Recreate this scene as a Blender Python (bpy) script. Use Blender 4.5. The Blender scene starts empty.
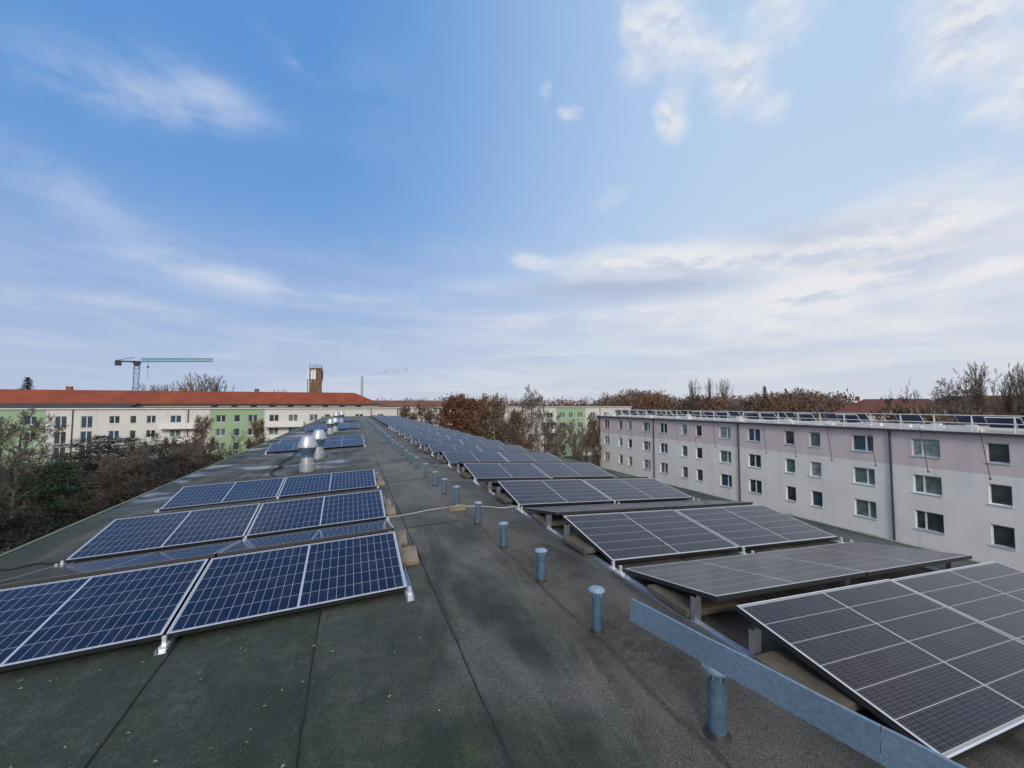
import bpy, math, random
from mathutils import Vector, Matrix
R_ = math.radians
# ------------------------------------------------------------------ camera
# world origin = the photographer's eye, +Y runs along the roof, ground at z = GZ
GZ = -13.6
scn = bpy.context.scene
col = scn.collection
yaw, pit = .373, .0515
cyw, syw = math.cos(yaw), math.sin(yaw)
Fv = Vector((syw*math.cos(pit), cyw*math.cos(pit), math.sin(pit)))
Rv = Vector((cyw, -syw, 0)); Uv = Rv.cross(Fv)
cd = bpy.data.cameras.new('camera'); cam = bpy.data.objects.new('camera', cd); col.objects.link(cam)
cam.matrix_world = Matrix(((Rv.x, Uv.x, -Fv.x, 0), (Rv.y, Uv.y, -Fv.y, 0), (Rv.z, Uv.z, -Fv.z, 0), (0, 0, 0, 1)))
cd.sensor_fit = 'HORIZONTAL'; cd.sensor_width = 36; cd.lens = 407.3/1024*36
cd.clip_start = .05; cd.clip_end = 6000
scn.camera = cam
scn.view_settings.view_transform = 'Standard'; scn.view_settings.look = 'None'
scn.view_settings.exposure = 0.2; scn.view_settings.gamma = 1

# ------------------------------------------------------------------ light
SUN_AZ, SUN_EL = 198, 28          # azimuth from +Y towards +X
sd = bpy.data.lights.new('sun', 'SUN'); sun = bpy.data.objects.new('sun', sd); col.objects.link(sun)
sd.energy = 1.6; sd.angle = R_(15); sd.color = (1, .94, .84)
sv = Vector((math.sin(R_(SUN_AZ))*math.cos(R_(SUN_EL)), math.cos(R_(SUN_AZ))*math.cos(R_(SUN_EL)), math.sin(R_(SUN_EL))))
sun.rotation_euler = sv.to_track_quat('Z', 'Y').to_euler(); sun.location = (20, 0, 30)

# ------------------------------------------------------------------ node helpers
class N:
    def __init__(s, tree): s.t = tree; s.n = tree.nodes; s.l = tree.links
    def new(s, typ, **kw):
        n = s.n.new(typ)
        for k, v in kw.items(): setattr(n, k, v)
        return n
    def put(s, sock, v):
        if hasattr(v, 'is_output') or isinstance(v, bpy.types.NodeSocket): s.l.new(v, sock)
        else:
            if isinstance(v, (tuple, list)) and sock.type == 'RGBA' and len(v) == 3: v = (*v, 1)
            sock.default_value = v
    def m(s, op, a, b=0.0, c=0.0, clamp=False):
        n = s.new('ShaderNodeMath', operation=op, use_clamp=clamp)
        for i, v in enumerate((a, b, c)):
            if i < len(n.inputs): s.put(n.inputs[i], v)
        return n.outputs[0]
    def ramp(s, v, lo, hi, a=0.0, b=1.0, smooth=True):
        n = s.new('ShaderNodeMapRange', interpolation_type='SMOOTHSTEP' if smooth else 'LINEAR')
        n.clamp = True
        for i, q in enumerate((v, lo, hi, a, b)): s.put(n.inputs[i], q)
        return n.outputs[0]
    def noise(s, vec, scale, detail=4, rough=.55, dist=0.0):
        n = s.new('ShaderNodeTexNoise'); s.l.new(vec, n.inputs['Vector'])
        n.inputs['Scale'].default_value = scale; n.inputs['Detail'].default_value = detail
        n.inputs['Roughness'].default_value = rough; n.inputs['Distortion'].default_value = dist
        return n.outputs['Fac']
    def mix(s, f, a, b, mode='MIX'):
        n = s.new('ShaderNodeMix', data_type='RGBA', blend_type=mode)
        s.put(n.inputs[0], f); s.put(n.inputs[6], a); s.put(n.inputs[7], b)
        return n.outputs[2]
    def xyz(s, v):
        n = s.new('ShaderNodeSeparateXYZ'); s.l.new(v, n.inputs[0]); return n.outputs
    def comb(s, x, y, z=0.0):
        n = s.new('ShaderNodeCombineXYZ')
        for i, q in enumerate((x, y, z)): s.put(n.inputs[i], q)
        return n.outputs[0]

# ------------------------------------------------------------------ world sky with clouds
wd = bpy.data.worlds.new('World'); scn.world = wd; wd.use_nodes = True
w = N(wd.node_tree); w.n.clear()
sky = w.new('ShaderNodeTexSky', sky_type='NISHITA'); sky.sun_disc = False
sky.sun_elevation = R_(SUN_EL); sky.sun_rotation = R_(SUN_AZ); sky.air_density = 1.0; sky.dust_density = .6; sky.ozone_density = 2.0
tc = w.new('ShaderNodeTexCoord').outputs['Generated']
dx, dy, dz = w.xyz(tc)
az = w.m('MULTIPLY', w.m('ARCTAN2', dx, dy), 57.2958)
el = w.m('MULTIPLY', w.m('ARCSINE', dz), 57.2958)
def blobs(lst):
    tot = None
    for a, e, ra, re, amp, rot in lst:
        c, s_ = math.cos(R_(rot)), math.sin(R_(rot))
        u = w.m('SUBTRACT', az, a); v = w.m('SUBTRACT', el, e)
        p = w.m('ADD', w.m('MULTIPLY', u, c/ra), w.m('MULTIPLY', v, s_/ra))
        q = w.m('ADD', w.m('MULTIPLY', u, -s_/re), w.m('MULTIPLY', v, c/re))
        d2 = w.m('ADD', w.m('MULTIPLY', p, p), w.m('MULTIPLY', q, q))
        g = w.m('MULTIPLY', w.m('EXPONENT', w.m('MULTIPLY', d2, -1.0)), amp)
        tot = g if tot is None else w.m('ADD', tot, g)
    return tot
vA = w.comb(w.m('MULTIPLY', az, 1/16), w.m('MULTIPLY', el, 1/5.0), 0.3)
vB = w.comb(w.m('MULTIPLY', az, 1/11), w.m('MULTIPLY', el, 1/8), 4.2)
nA = w.noise(vA, 1.0, 7, .58, .35); nB = w.noise(vB, 1.0, 8, .6, .25)
nC = w.noise(vB, 3.1, 6, .62, .3)
# base blue, paler towards the sun side and the horizon
skyc = sky.outputs[0]
blue = w.mix(w.ramp(az, -8, 58, 0, 1), (.95, 2.75, 6.3), (4.3, 6.0, 8.3))
base = w.mix(.85, skyc, blue)
haze = w.m('EXPONENT', w.m('DIVIDE', w.m('MAXIMUM', el, 0.0), w.ramp(az, 0, 60, -11.0, -18.0)))
haze = w.m('MULTIPLY', haze, .95)
hazc = w.mix(w.ramp(az, -30, 60), (4.3, 5.0, 6.3), (6.2, 6.2, 6.4))
base = w.mix(haze, base, hazc)
streak = w.ramp(w.noise(w.comb(w.m('MULTIPLY', az, 1/20), w.m('MULTIPLY', el, 1/2.6), 7.7), 1.0, 7, .6, .4), .38, .66)
stk = w.m('MULTIPLY', w.ramp(el, 26, 6), w.ramp(az, -45, 45, .5, .8))
base = w.mix(w.m('MULTIPLY', stk, .55), base, w.mix(streak, (4.4, 5.0, 6.2), (6.7, 6.7, 6.9)))
# thin veils (left and over the horizon)
veil = blobs([(-21, 30, 9, 2.6, .62, 6), (-15.5, 32.3, 5, 1.6, .5, -12), (-8.3, 38, 3.2, 1.0, .5, -14), (-26, 19.5, 8, 2.2, .45, -18),
              (-18, 15, 9, 1.6, .55, -4), (-8, 14, 9, 1.5, .5, -2), (-26, 10, 12, 1.6, .45, 0), (2, 36, 6, 5, .16, -30), (14, 16, 12, 1.6, .35, 4),
              (22, 21, 16, 5, .12, 0), (-5, 7, 40, 2.2, .3, 0), (3, 19, 14, 2, .2, 8)])
veil = w.m('MULTIPLY', w.m('MULTIPLY', veil, .65), w.ramp(w.m('ADD', nA, w.m('MULTIPLY', w.m('SUBTRACT', nC, .5), .35)), .36, .70), clamp=True)
base = w.mix(veil, base, (6.6, 6.9, 7.7))
# cloud bank low on the right, small puffs higher up; lit tops, grey undersides
def layer(masks, sx, sy, seed, lo, hi, opac, off, base, k=1.7, det=9):
    v0 = w.comb(w.m('MULTIPLY', az, 1/sx), w.m('MULTIPLY', el, 1/sy), seed)
    v1 = w.comb(w.m('MULTIPLY', az, 1/sx), w.m('MULTIPLY', w.m('ADD', el, off), 1/sy), seed)
    n0 = w.noise(v0, 1.0, det, .6, .25); n1 = w.noise(v1, 1.0, 4, .55, .25)
    mk = blobs(masks)
    d = w.m('ADD', mk, w.m('MULTIPLY', w.m('SUBTRACT', n0, .5), k))
    dens = w.m('MULTIPLY', w.m('MULTIPLY', w.ramp(d, lo, hi), w.m('MINIMUM', w.m('MULTIPLY', mk, 3.0), 1.0)), opac)
    shade = w.ramp(w.m('SUBTRACT', n1, n0), -.07, .11)
    colr = w.mix(w.m('MULTIPLY', shade, w.ramp(d, .35, .9)), (7.3, 7.25, 7.4), (5.0, 5.5, 6.6))
    return w.mix(dens, base, colr)
base = layer([(24, 19.6, 4, 1.3, .6, -6), (33, 18.4, 6, 2.6, .6, 4), (45, 18, 9, 3.2, .75, 0), (57, 16.5, 8, 3, .6, -4), (67, 18, 10, 3.2, .65, 2), (68, 12.5, 14, 3, .6, 2),
              (46, 12, 16, 2.2, .55, 2), (60, 8, 16, 1.8, .5, 0), (20, 12, 12, 1.6, .35, 0), (-14, 14.6, 7, 1.2, .30, -3), (-2, 13.8, 8, 1.2, .30, 0), (-24, 10.5, 8, 1.2, .24, 0),
              (110, 18, 25, 10, .7, 0), (-80, 16, 30, 8, .5, 0)], 10, 4.2, 4.2, .05, .9, .9, 1.1, base, 1.3, 8)
under = blobs([(35, 15.9, 8, 1.5, 1.0, -2), (45, 14.9, 7, 1.5, .9, 0), (57, 18.9, 6, 1.2, .7, -4), (27, 15.8, 5, .8, .6, 0), (67, 15.2, 8, .9, .6, 0), (33, 11, 14, 1.0, .35, 0)])
base = w.mix(w.m('MULTIPLY', under, w.ramp(nA, .3, .6, .45, 1), clamp=True), base, (3.9, 4.6, 6.0))
base = layer([(41, 44, 4.5, 3.6, .62, 0), (45.5, 41, 3.6, 3.5, .55, 0), (39, 40.5, 2.5, 3, .4, 0), (43.5, 34.0, 2.3, 2.5, .85, 20), (51.5, 34.8, 3.6, 2.4, .70, 10), (55, 32.2, 2.2, 1.5, .6, 0), (51, 38.5, 4, 3, .42, 0),
              (29.8, 36.4, 2.0, .9, .62, -5), (26.5, 38.5, 1.6, 1.4, .38, 0), (57, 40, 4, 3.2, .5, 0), (71, 32, 5, 4.6, .75, 0), (74.5, 25.5, 3.5, 3.6, .65, 0), (74, 39, 5, 5, .6, 0), (35, 27, 5, 2, .3, 20)],
             6.0, 4.0, 9.1, .08, .95, .78, .8, base, 1.6)
# unseen white cloud overhead and behind the camera, added to whiten the light
fill_cloud = w.m('MAXIMUM', w.ramp(el, 47, 62), w.m('MULTIPLY', w.ramp(w.m('ABSOLUTE', az), 88, 125), .9))
base = w.mix(w.m('MULTIPLY', fill_cloud, w.ramp(nB, .15, .6, .75, 1)), base, w.mix(w.ramp(nC, .3, .7), (6.0, 6.1, 6.4), (8.8, 8.6, 8.4)))
bg = w.new('ShaderNodeBackground'); w.l.new(base, bg.inputs[0]); bg.inputs[1].default_value = .1
wo = w.new('ShaderNodeOutputWorld'); w.l.new(bg.outputs[0], wo.inputs[0])

# ------------------------------------------------------------------ materials
def newmat(name):
    m = bpy.data.materials.new(name); m.use_nodes = True
    n = N(m.node_tree); bs = n.n['Principled BSDF']
    return m, n, bs
def plain(name, c, rough=.7, metal=0.0, var=.12, scale=3.0, bump=0.0, bscale=40):
    m, n, b = newmat(name)
    tc = n.new('ShaderNodeTexCoord').outputs['Object']
    f = n.noise(tc, scale, 5, .6)
    cc = n.mix(n.ramp(f, .3, .7), tuple(x*(1-var) for x in c), tuple(min(1, x*(1+var)) for x in c))
    n.l.new(cc, b.inputs['Base Color'])
    b.inputs['Roughness'].default_value = rough; b.inputs['Metallic'].default_value = metal
    if bump:
        bp = n.new('ShaderNodeBump'); bp.inputs['Strength'].default_value = bump; bp.inputs['Distance'].default_value = .01
        n.l.new(n.noise(tc, bscale, 3), bp.inputs['Height']); n.l.new(bp.outputs[0], b.inputs['Normal'])
    return m

def cell_material(name, cell, cell2, line, colhalf, fine, rough, tint, ior=1.5, linew=.0016):
    m, n, b = newmat(name)
    co = n.new('ShaderNodeTexCoord').outputs['Object']
    x, y, z = n.xyz(co)
    L, W, mg = 1.69, 1.04, .022
    def lines(c, per, off, hw):
        q = n.m('FRACT', n.m('ADD', n.m('DIVIDE', n.m('SUBTRACT', c, off), per), .5))
        q = n.m('MULTIPLY', n.m('ABSOLUTE', n.m('SUBTRACT', q, .5)), per)
        return n.m('LESS_THAN', q, hw)
    half = (L-2*mg-.016)/2
    px = half/colhalf
    xr = n.m('ABSOLUTE', n.m('SUBTRACT', x, L/2))          # folded about the centre line
    rows = lines(y, (W-2*mg)/6, mg, linew*1.25)
    cols = lines(xr, px, .008, linew)
    cen = n.m('LESS_THAN', xr, .007)
    edge = n.m('MAXIMUM', n.m('GREATER_THAN', xr, L/2-mg+.001), n.m('GREATER_THAN', n.m('ABSOLUTE', n.m('SUBTRACT', y, W/2)), W/2-mg+.001))
    bus = n.m('MULTIPLY', lines(y, (W-2*mg)/6/9, mg+(W-2*mg)/108, .0007), fine*.5)
    if fine: cols = n.m('MULTIPLY', cols, .16); bus = n.m('MULTIPLY', bus, .5)
    sub = n.m('MULTIPLY', lines(xr, px/2, .008+px/4, .001), fine*.35)
    mk = n.m('MAXIMUM', n.m('MAXIMUM', rows, cols), n.m('MAXIMUM', cen, n.m('MULTIPLY', edge, .8)))
    mk = n.m('MAXIMUM', mk, n.m('MAXIMUM', bus, sub))
    oi = n.new('ShaderNodeObjectInfo')
    cellid = n.new('ShaderNodeTexWhiteNoise', noise_dimensions='3D')
    n.l.new(n.comb(n.m('FLOOR', n.m('DIVIDE', xr, px)), n.m('FLOOR', n.m('DIVIDE', n.m('SUBTRACT', y, mg), (W-2*mg)/6)), oi.outputs['Random']), cellid.inputs['Vector'])
    cc = n.mix(n.m('MULTIPLY', cellid.outputs['Value'], .55), cell, cell2)
    cc = n.mix(n.m('MULTIPLY', oi.outputs['Random'], .35), cc, cell2)
    cc = n.mix(mk, cc, line)
    dust = n.noise(co, 5, 6, .65, .4)
    cc = n.mix(n.ramp(dust, .45, .8, 0.0, .06), cc, (.35, .34, .33))
    n.l.new(cc, b.inputs['Base Color'])
    n.l.new(n.ramp(dust, .2, .9, rough, rough+.05), b.inputs['Roughness'])
    b.inputs['IOR'].default_value = ior
    b.inputs['Specular Tint'].default_value = tint
    return m

M = {}
M['cell_blue'] = cell_material('cell_blue', (.004, .007, .019), (.009, .012, .038), (.40, .43, .52), 12, 0, .08, (.74, .74, 1, 1), 1.45, .0013)
M['cell_grey'] = cell_material('cell_grey', (.009, .007, .011), (.017, .014, .021), (.42, .41, .42), 12, 1, .17, (.78, .68, .9, 1), 1.33)
M['alu'] = plain('anodised_aluminium', (.5, .53, .6), .35, .85, .08, 8)
M['alu_white'] = plain('bright_aluminium', (.72, .73, .75), .4, .5, .06, 8)
M['alu_dark'] = plain('dark_underside', (.02, .02, .022), .6)
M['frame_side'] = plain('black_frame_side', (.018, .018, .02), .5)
M['black'] = plain('black_rubber', (.012, .012, .013), .6)
M['zinc'] = plain('galvanised_steel', (.13, .21, .30), .45, .55, .22, 14)
M['zinc_sheet'] = plain('galvanised_sheet', (.20, .28, .37), .42, .6, .14, 60)
M['zinc_cap'] = plain('zinc_cap', (.27, .36, .46), .45, .5, .2, 20)
M['zinc_bright'] = plain('bright_zinc', (.50, .52, .56), .42, .7, .08, 6)
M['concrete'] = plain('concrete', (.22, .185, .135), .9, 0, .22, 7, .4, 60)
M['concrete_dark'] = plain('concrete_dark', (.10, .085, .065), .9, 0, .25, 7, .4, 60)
M['cable'] = plain('white_cable', (.42, .41, .39), .6)
M['leaf_litter'] = plain('dry_leaf', (.27, .27, .19), .8, 0, .3, 30)
M['bark'] = plain('bark', (.085, .07, .055), .95, 0, .3, 2)
M['bark_grey'] = plain('bark_grey', (.13, .115, .10), .95, 0, .3, 2)
M['twig_dark'] = plain('twig_dark', (.045, .038, .032), .95, 0, .3, .6)
M['twig'] = plain('twig', (.10, .075, .055), .95, 0, .35, .6)
M['twig_grey'] = plain('twig_grey', (.12, .10, .085), .95, 0, .3, .6)
M['twig_pale'] = plain('twig_pale', (.17, .13, .10), .95, 0, .3, .6)
M['rust'] = plain('rust_leaves', (.145, .062, .034), .8, 0, .4, .8)
M['brown_leaf'] = plain('brown_leaves', (.15, .09, .055), .8, 0, .4, .8)
M['green_leaf'] = plain('conifer_needles', (.011, .038, .010), .7, 0, .5, .6)
M['dark_needle'] = plain('dark_needles', (.022, .03, .022), .8, 0, .4, .6)
M['tile'] = plain('red_roof_tiles', (.23, .045, .015), .8, 0, .2, .25)
M['tile_dull'] = plain('dull_red_tiles', (.115, .040, .034), .85, 0, .2, .3)
M['tile_rust'] = plain('rusty_tiles', (.17, .07, .04), .85, 0, .3, .3)
M['tile_brown'] = plain('brown_tiles', (.085, .05, .035), .9, 0, .25, .3)
M['dark_roof'] = plain('dark_roof', (.045, .042, .04), .8, 0, .2, .3)
M['brick'] = plain('tower_brick', (.17, .10, .06), .85, 0, .35, 1.2)
M['crane'] = plain('crane_paint', (.10, .30, .38), .5)
M['frame_white'] = plain('white_window_frame', (.66, .72, .76), .5)
M['glass_dark'] = plain('window_glass', (.045, .055, .055), .08, 0, .5, .8)
M['glass_curtain'] = plain('window_glass_curtain', (.12, .16, .15), .12, 0, .35, 1.5)
M['glass_pale'] = plain('window_glass_net_curtain', (.24, .28, .27), .15, 0, .4, 2.5)
M['glass_blue'] = plain('window_glass_blue', (.045, .075, .11), .12, 0, .3, 1.5)
M['pipe'] = plain('downpipe', (.055, .045, .06), .5)
M['copper'] = plain('copper_green', (.10, .36, .28), .7)
M['white_paint'] = plain('white_paint', (.72, .71, .70), .6, 0, .08, 2)
M['panel_far'] = plain('far_panel', (.025, .04, .10), .2, 0, .3, .5)
M['red_ball'] = plain('red_plastic', (.16, .025, .025), .5)

def wall_mat(name, lower, upper=None, zs=None):
    m, n, b = newmat(name)
    co = n.new('ShaderNodeTexCoord').outputs['Object']
    x, y, z = n.xyz(co)
    c = lower
    if upper: c = n.mix(n.m('GREATER_THAN', z, zs), lower, upper)
    f = n.noise(co, .35, 6, .65); g = n.noise(n.comb(x, y, n.m('MULTIPLY', z, .12)), 1.3, 5, .6)
    c = n.mix(n.ramp(f, .35, .75, 0, .16), c, (.22, .22, .21)); c = n.mix(n.ramp(g, .5, .8, 0, .22), c, (.25, .25, .24))
    n.l.new(c, b.inputs['Base Color']); b.inputs['Roughness'].default_value = .9
    bp = n.new('ShaderNodeBump'); bp.inputs['Strength'].default_value = .25; bp.inputs['Distance'].default_value = .01
    n.l.new(n.noise(co, 25, 3), bp.inputs['Height']); n.l.new(bp.outputs[0], b.inputs['Normal'])
    return m
M['wall_lilac'] = wall_mat('white_and_lilac_render', (.84, .80, .765), (.68, .57, .57), -4.85)
M['wall_white'] = wall_mat('offwhite_render', (.64, .625, .605))
M['wall_green'] = wall_mat('green_render', (.30, .42, .27))
M['wall_cream'] = wall_mat('cream_render', (.56, .50, .41))

# roofing felt
def roof_material():
    m, n, b = newmat('bitumen_felt')
    co = n.new('ShaderNodeTexCoord').outputs['Object']
    x, y, z = n.xyz(co)
    fine = n.noise(co, 130, 3, .7); med = n.noise(co, 14, 5, .65); big = n.noise(co, 1.1, 6, .62, .4)
    flow = n.noise(n.comb(n.m('MULTIPLY', x, 2.6), n.m('MULTIPLY', y, .55), 0.0), 1.0, 6, .65, .5)
    c = n.mix(n.ramp(big, .34, .68), (.020, .022, .020), (.088, .086, .080))
    c = n.mix(n.ramp(flow, .42, .70, 0, .7), c, (.15, .147, .138))
    sh = n.new('ShaderNodeTexWhiteNoise', noise_dimensions='2D'); n.l.new(n.comb(n.m('FLOOR', n.m('DIVIDE', n.m('ADD', x, .21), .92)), n.m('FLOOR', n.m('DIVIDE', n.m('ADD', y, 1.8), 7.5))), sh.inputs['Vector'])
    c = n.mix(1.0, c, n.mix(sh.outputs['Value'], (.80, .80, .80), (1.18, 1.17, 1.14)), 'MULTIPLY')
    # green algae towards the left and near left corner, its colour darkened for vignette
    lf = n.ramp(n.m('ADD', x, n.m('MULTIPLY', n.m('SUBTRACT', big, .5), 2.5)), 1.9, -.5); nr = n.ramp(y, 7.0, 3.6)
    alg_vignette = n.m('MULTIPLY', n.m('MAXIMUM', n.m('MULTIPLY', lf, n.m('ADD', n.m('MULTIPLY', nr, .75), .1)), n.ramp(x, -3.0, -3.8, 0, .8)), n.ramp(med, .3, .62, .55, 1))
    c = n.mix(n.m('MULTIPLY', alg_vignette, .95), c, (.010, .029, .017))
    moss = n.m('MULTIPLY', n.ramp(n.noise(co, 2.3, 7, .7, .6), .58, .72), n.ramp(x, 2.6, .2, .25, .8))
    c = n.mix(moss, c, (.055, .075, .03))
    # worn brown track beside the vents, chalky dried puddles further off
    tr = n.m('MULTIPLY', n.ramp(n.m('ABSOLUTE', n.m('SUBTRACT', x, 1.75)), .55, .05), n.ramp(med, .35, .7, .2, .8))
    c = n.mix(tr, c, (.115, .10, .078))
    crack = n.m('MULTIPLY', n.ramp(n.m('ABSOLUTE', n.m('ADD', n.m('SUBTRACT', x, 1.60), n.m('MULTIPLY', n.m('SUBTRACT', big, .5), .12))), .035, .005), .55)
    c = n.mix(crack, c, (.02, .018, .015))
    wk = n.m('MULTIPLY', n.m('MULTIPLY', n.ramp(y, 3.0, 9.5), n.ramp(x, -.1, .9)), n.m('MULTIPLY', n.ramp(x, 2.3, 1.3), n.ramp(big, .3, .7, .35, .8)))
    c = n.mix(wk, c, (.17, .168, .158))
    pud = n.noise(n.comb(n.m('MULTIPLY', x, .55), n.m('MULTIPLY', y, 1.1), 3.0), 1.0, 5, .6, .6)
    far = n.ramp(y, 6.5, 11)
    pm = n.m('MULTIPLY', n.ramp(pud, .56, .66), far)
    c = n.mix(n.m('MULTIPLY', pm, .5), c, (.30, .30, .29))
    c = n.mix(n.ramp(fine, .32, .70), n.mix(1.0, c, (.36, .37, .36), 'MULTIPLY'), n.mix(1.0, c, (1.55, 1.55, 1.6), 'MULTIPLY'))
    c = n.mix(n.ramp(n.noise(co, 75, 2, .5), .62, .7, 0, .7), c, (.022, .023, .022))
    c = n.mix(n.ramp(n.noise(co, 95, 2, .5), .68, .74, 0, .55), c, (.22, .23, .21))
    n.l.new(c, b.inputs['Base Color'])
    wet = n.m('MULTIPLY', n.ramp(pud, .48, .6), n.m('MULTIPLY', n.ramp(x, .6, -.6), far))
    n.l.new(n.ramp(wet, 0, 1, .86, .16, smooth=False), b.inputs['Roughness'])
    bp = n.new('ShaderNodeBump'); bp.inputs['Distance'].default_value = .006
    n.l.new(n.ramp(wet, 0, 1, .7, .12), bp.inputs['Strength'])
    n.l.new(n.m('ADD', fine, n.m('MULTIPLY', med, 1.2)), bp.inputs['Height']); n.l.new(bp.outputs[0], b.inputs['Normal'])
    return m
M['roof'] = roof_material()
M['seam'] = plain('seam_bitumen', (.016, .017, .016), .55, 0, .4, 8)
def ground_material():
    m, n, b = newmat('ground')
    co = n.new('ShaderNodeTexCoord').outputs['Object']
    f = n.noise(co, .12, 7, .65, .5); g = n.noise(co, 2.0, 5, .7)
    c = n.mix(n.ramp(f, .38, .62), (.035, .027, .02), (.03, .038, .02))
    c = n.mix(n.ramp(g, .5, .75, 0, .55), c, (.10, .055, .028))
    n.l.new(c, b.inputs['Base Color']); b.inputs['Roughness'].default_value = 1
    return m
M['ground'] = ground_material()

# ------------------------------------------------------------------ mesh builder
class MB:
    def __init__(s): s.v = []; s.f = []; s.mi = []
    def quad(s, a, b, c, d, mi=0):
        i = len(s.v); s.v += [tuple(a), tuple(b), tuple(c), tuple(d)]; s.f.append((i, i+1, i+2, i+3)); s.mi.append(mi); return s
    def tri(s, a, b, c, mi=0):
        i = len(s.v); s.v += [tuple(a), tuple(b), tuple(c)]; s.f.append((i, i+1, i+2)); s.mi.append(mi); return s
    def box(s, x0, x1, y0, y1, z0, z1, mi=0, mat=None):
        i = len(s.v)
        p = [Vector((x, y, z)) for z in (z0, z1) for x, y in ((x0, y0), (x1, y0), (x1, y1), (x0, y1))]
        if mat: p = [mat @ q for q in p]
        s.v += [tuple(q) for q in p]
        for f in ((3, 2, 1, 0), (4, 5, 6, 7), (0, 1, 5, 4), (1, 2, 6, 5), (2, 3, 7, 6), (3, 0, 4, 7)):
            s.f.append(tuple(i+k for k in f)); s.mi.append(mi)
        return s
    def tube(s, pts, rad, n=8, caps=True, mi=0):
        pts = [Vector(p) for p in pts]
        if not hasattr(rad, '__len__'): rad = [rad]*len(pts)
        base = len(s.v); prev = None
        for k, p in enumerate(pts):
            t = (pts[min(k+1, len(pts)-1)]-pts[max(k-1, 0)]).normalized()
            if prev is None:
                a = Vector((0, 0, 1)) if abs(t.z) < .9 else Vector((1, 0, 0))
                u = t.cross(a).normalized()
            else:
                u = (prev - t*prev.dot(t)); u = u.normalized() if u.length > 1e-6 else t.orthogonal().normalized()
            prev = u; v = t.cross(u)
            for j in range(n):
                an = 2*math.pi*j/n
                s.v.append(tuple(p+(u*math.cos(an)+v*math.sin(an))*rad[k]))
        for k in range(len(pts)-1):
            for j in range(n):
                a = base+k*n+j; b = base+k*n+(j+1) % n
                s.f.append((a, b, b+n, a+n)); s.mi.append(mi)
        if caps and n > 2:
            s.f.append(tuple(base+j for j in range(n))[::-1]); s.mi.append(mi)
            s.f.append(tuple(base+(len(pts)-1)*n+j for j in range(n))); s.mi.append(mi)
        return s
    def lathe(s, prof, n=20, cx=0, cy=0, mi=0):
        base = len(s.v)
        for r, z in prof:
            for j in range(n):
                a = 2*math.pi*j/n; s.v.append((cx+r*math.cos(a), cy+r*math.sin(a), z))
        for k in range(len(prof)-1):
            for j in range(n):
                a = base+k*n+j; b = base+k*n+(j+1) % n
                s.f.append((a, b, b+n, a+n)); s.mi.append(mi)
        if prof[-1][0] > 1e-4: s.f.append(tuple(base+(len(prof)-1)*n+j for j in range(n))); s.mi.append(mi)
        if prof[0][0] > 1e-4: s.f.append(tuple(base+j for j in range(n))[::-1]); s.mi.append(mi)
        return s
    def mesh(s, name, mats, smooth=False):
        me = bpy.data.meshes.new(name); me.from_pydata(s.v, [], s.f)
        for m in (mats if isinstance(mats, (list, tuple)) else [mats]): me.materials.append(m)
        if len(me.materials) > 1: me.polygons.foreach_set('material_index', s.mi)
        if smooth:
            me.polygons.foreach_set('use_smooth', [True]*len(me.polygons))
            try: me.set_sharp_from_angle(angle=R_(40))
            except Exception: pass
        me.update(); return me
    def build(s, name, mats, parent=None, smooth=False, bevel=0):
        o = bpy.data.objects.new(name, s.mesh(name, mats, smooth)); col.objects.link(o)
        if parent: o.parent = parent
        if bevel:
            bm = o.modifiers.new('bevel', 'BEVEL'); bm.width = bevel; bm.segments = 2; bm.limit_method = 'ANGLE'
        return o
def empty(name, loc=(0, 0, 0), rz=0.0):
    o = bpy.data.objects.new(name, None); col.objects.link(o); o.location = loc; o.rotation_euler = (0, 0, rz)
    o.empty_display_size = .2; return o
def tag(o, label=None, cat=None, group=None, kind=None):
    if label: o['label'] = label
    if cat: o['category'] = cat
    if group: o['group'] = group
    if kind: o['kind'] = kind
    return o
def copy_tree(o, parent=None):
    c = o.copy(); col.objects.link(c); c.parent = parent
    for ch in list(o.children): copy_tree(ch, c)
    return c
ORD = ['first', 'second', 'third', 'fourth', 'fifth', 'sixth', 'seventh', 'eighth', 'ninth', 'tenth', 'eleventh', 'twelfth',
       'thirteenth', 'fourteenth', 'fifteenth', 'sixteenth', 'seventeenth', 'eighteenth', 'nineteenth', 'twentieth']

# ------------------------------------------------------------------ ground
g = MB(); S = 2600
g.quad((-S, -S, GZ), (S, -S, GZ), (S, S, GZ), (-S, S, GZ)); tag(g.build('ground', M['ground']), kind='structure')
g = MB(); g.quad((33.5, -20, GZ+.02), (36.5, -20, GZ+.02), (36.5, 90, GZ+.02), (33.5, 90, GZ+.02))
tag(g.build('path', M['concrete_dark']), kind='structure')

# ------------------------------------------------------------------ our own building and its roof
XR, XLE, XRE, YE, YN = 2.25, -3.95, 6.68, 61.5, -9.0
def roofz(x): return -1.585-(.041*(XR-x) if x < XR else .049*(x-XR))
own = empty('apartment_block', (0, 0, GZ)); tag(own, 'long apartment block underfoot with a dark bitumen felt roof carrying the solar arrays', 'building')
def own_part(mb, name, mat, **k):
    o = mb.build(name, mat, own, **k); o.location = (0, 0, -GZ); return o
b = MB(); nx = [XLE, -2, 0, XR, 4.5, XRE]
for i in range(5):
    for j in range(14):
        y0 = YN+(YE-YN)*j/14; y1 = YN+(YE-YN)*(j+1)/14
        b.quad((nx[i], y0, roofz(nx[i])), (nx[i+1], y0, roofz(nx[i+1])), (nx[i+1], y1, roofz(nx[i+1])), (nx[i], y1, roofz(nx[i])))
own_part(b, 'roof', M['roof'])
b = MB(); b.box(XLE+.25, XRE-.25, YN+.2, YE-.2, GZ, -2.1); own_part(b, 'wall', M['wall_white'])
b = MB()
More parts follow.
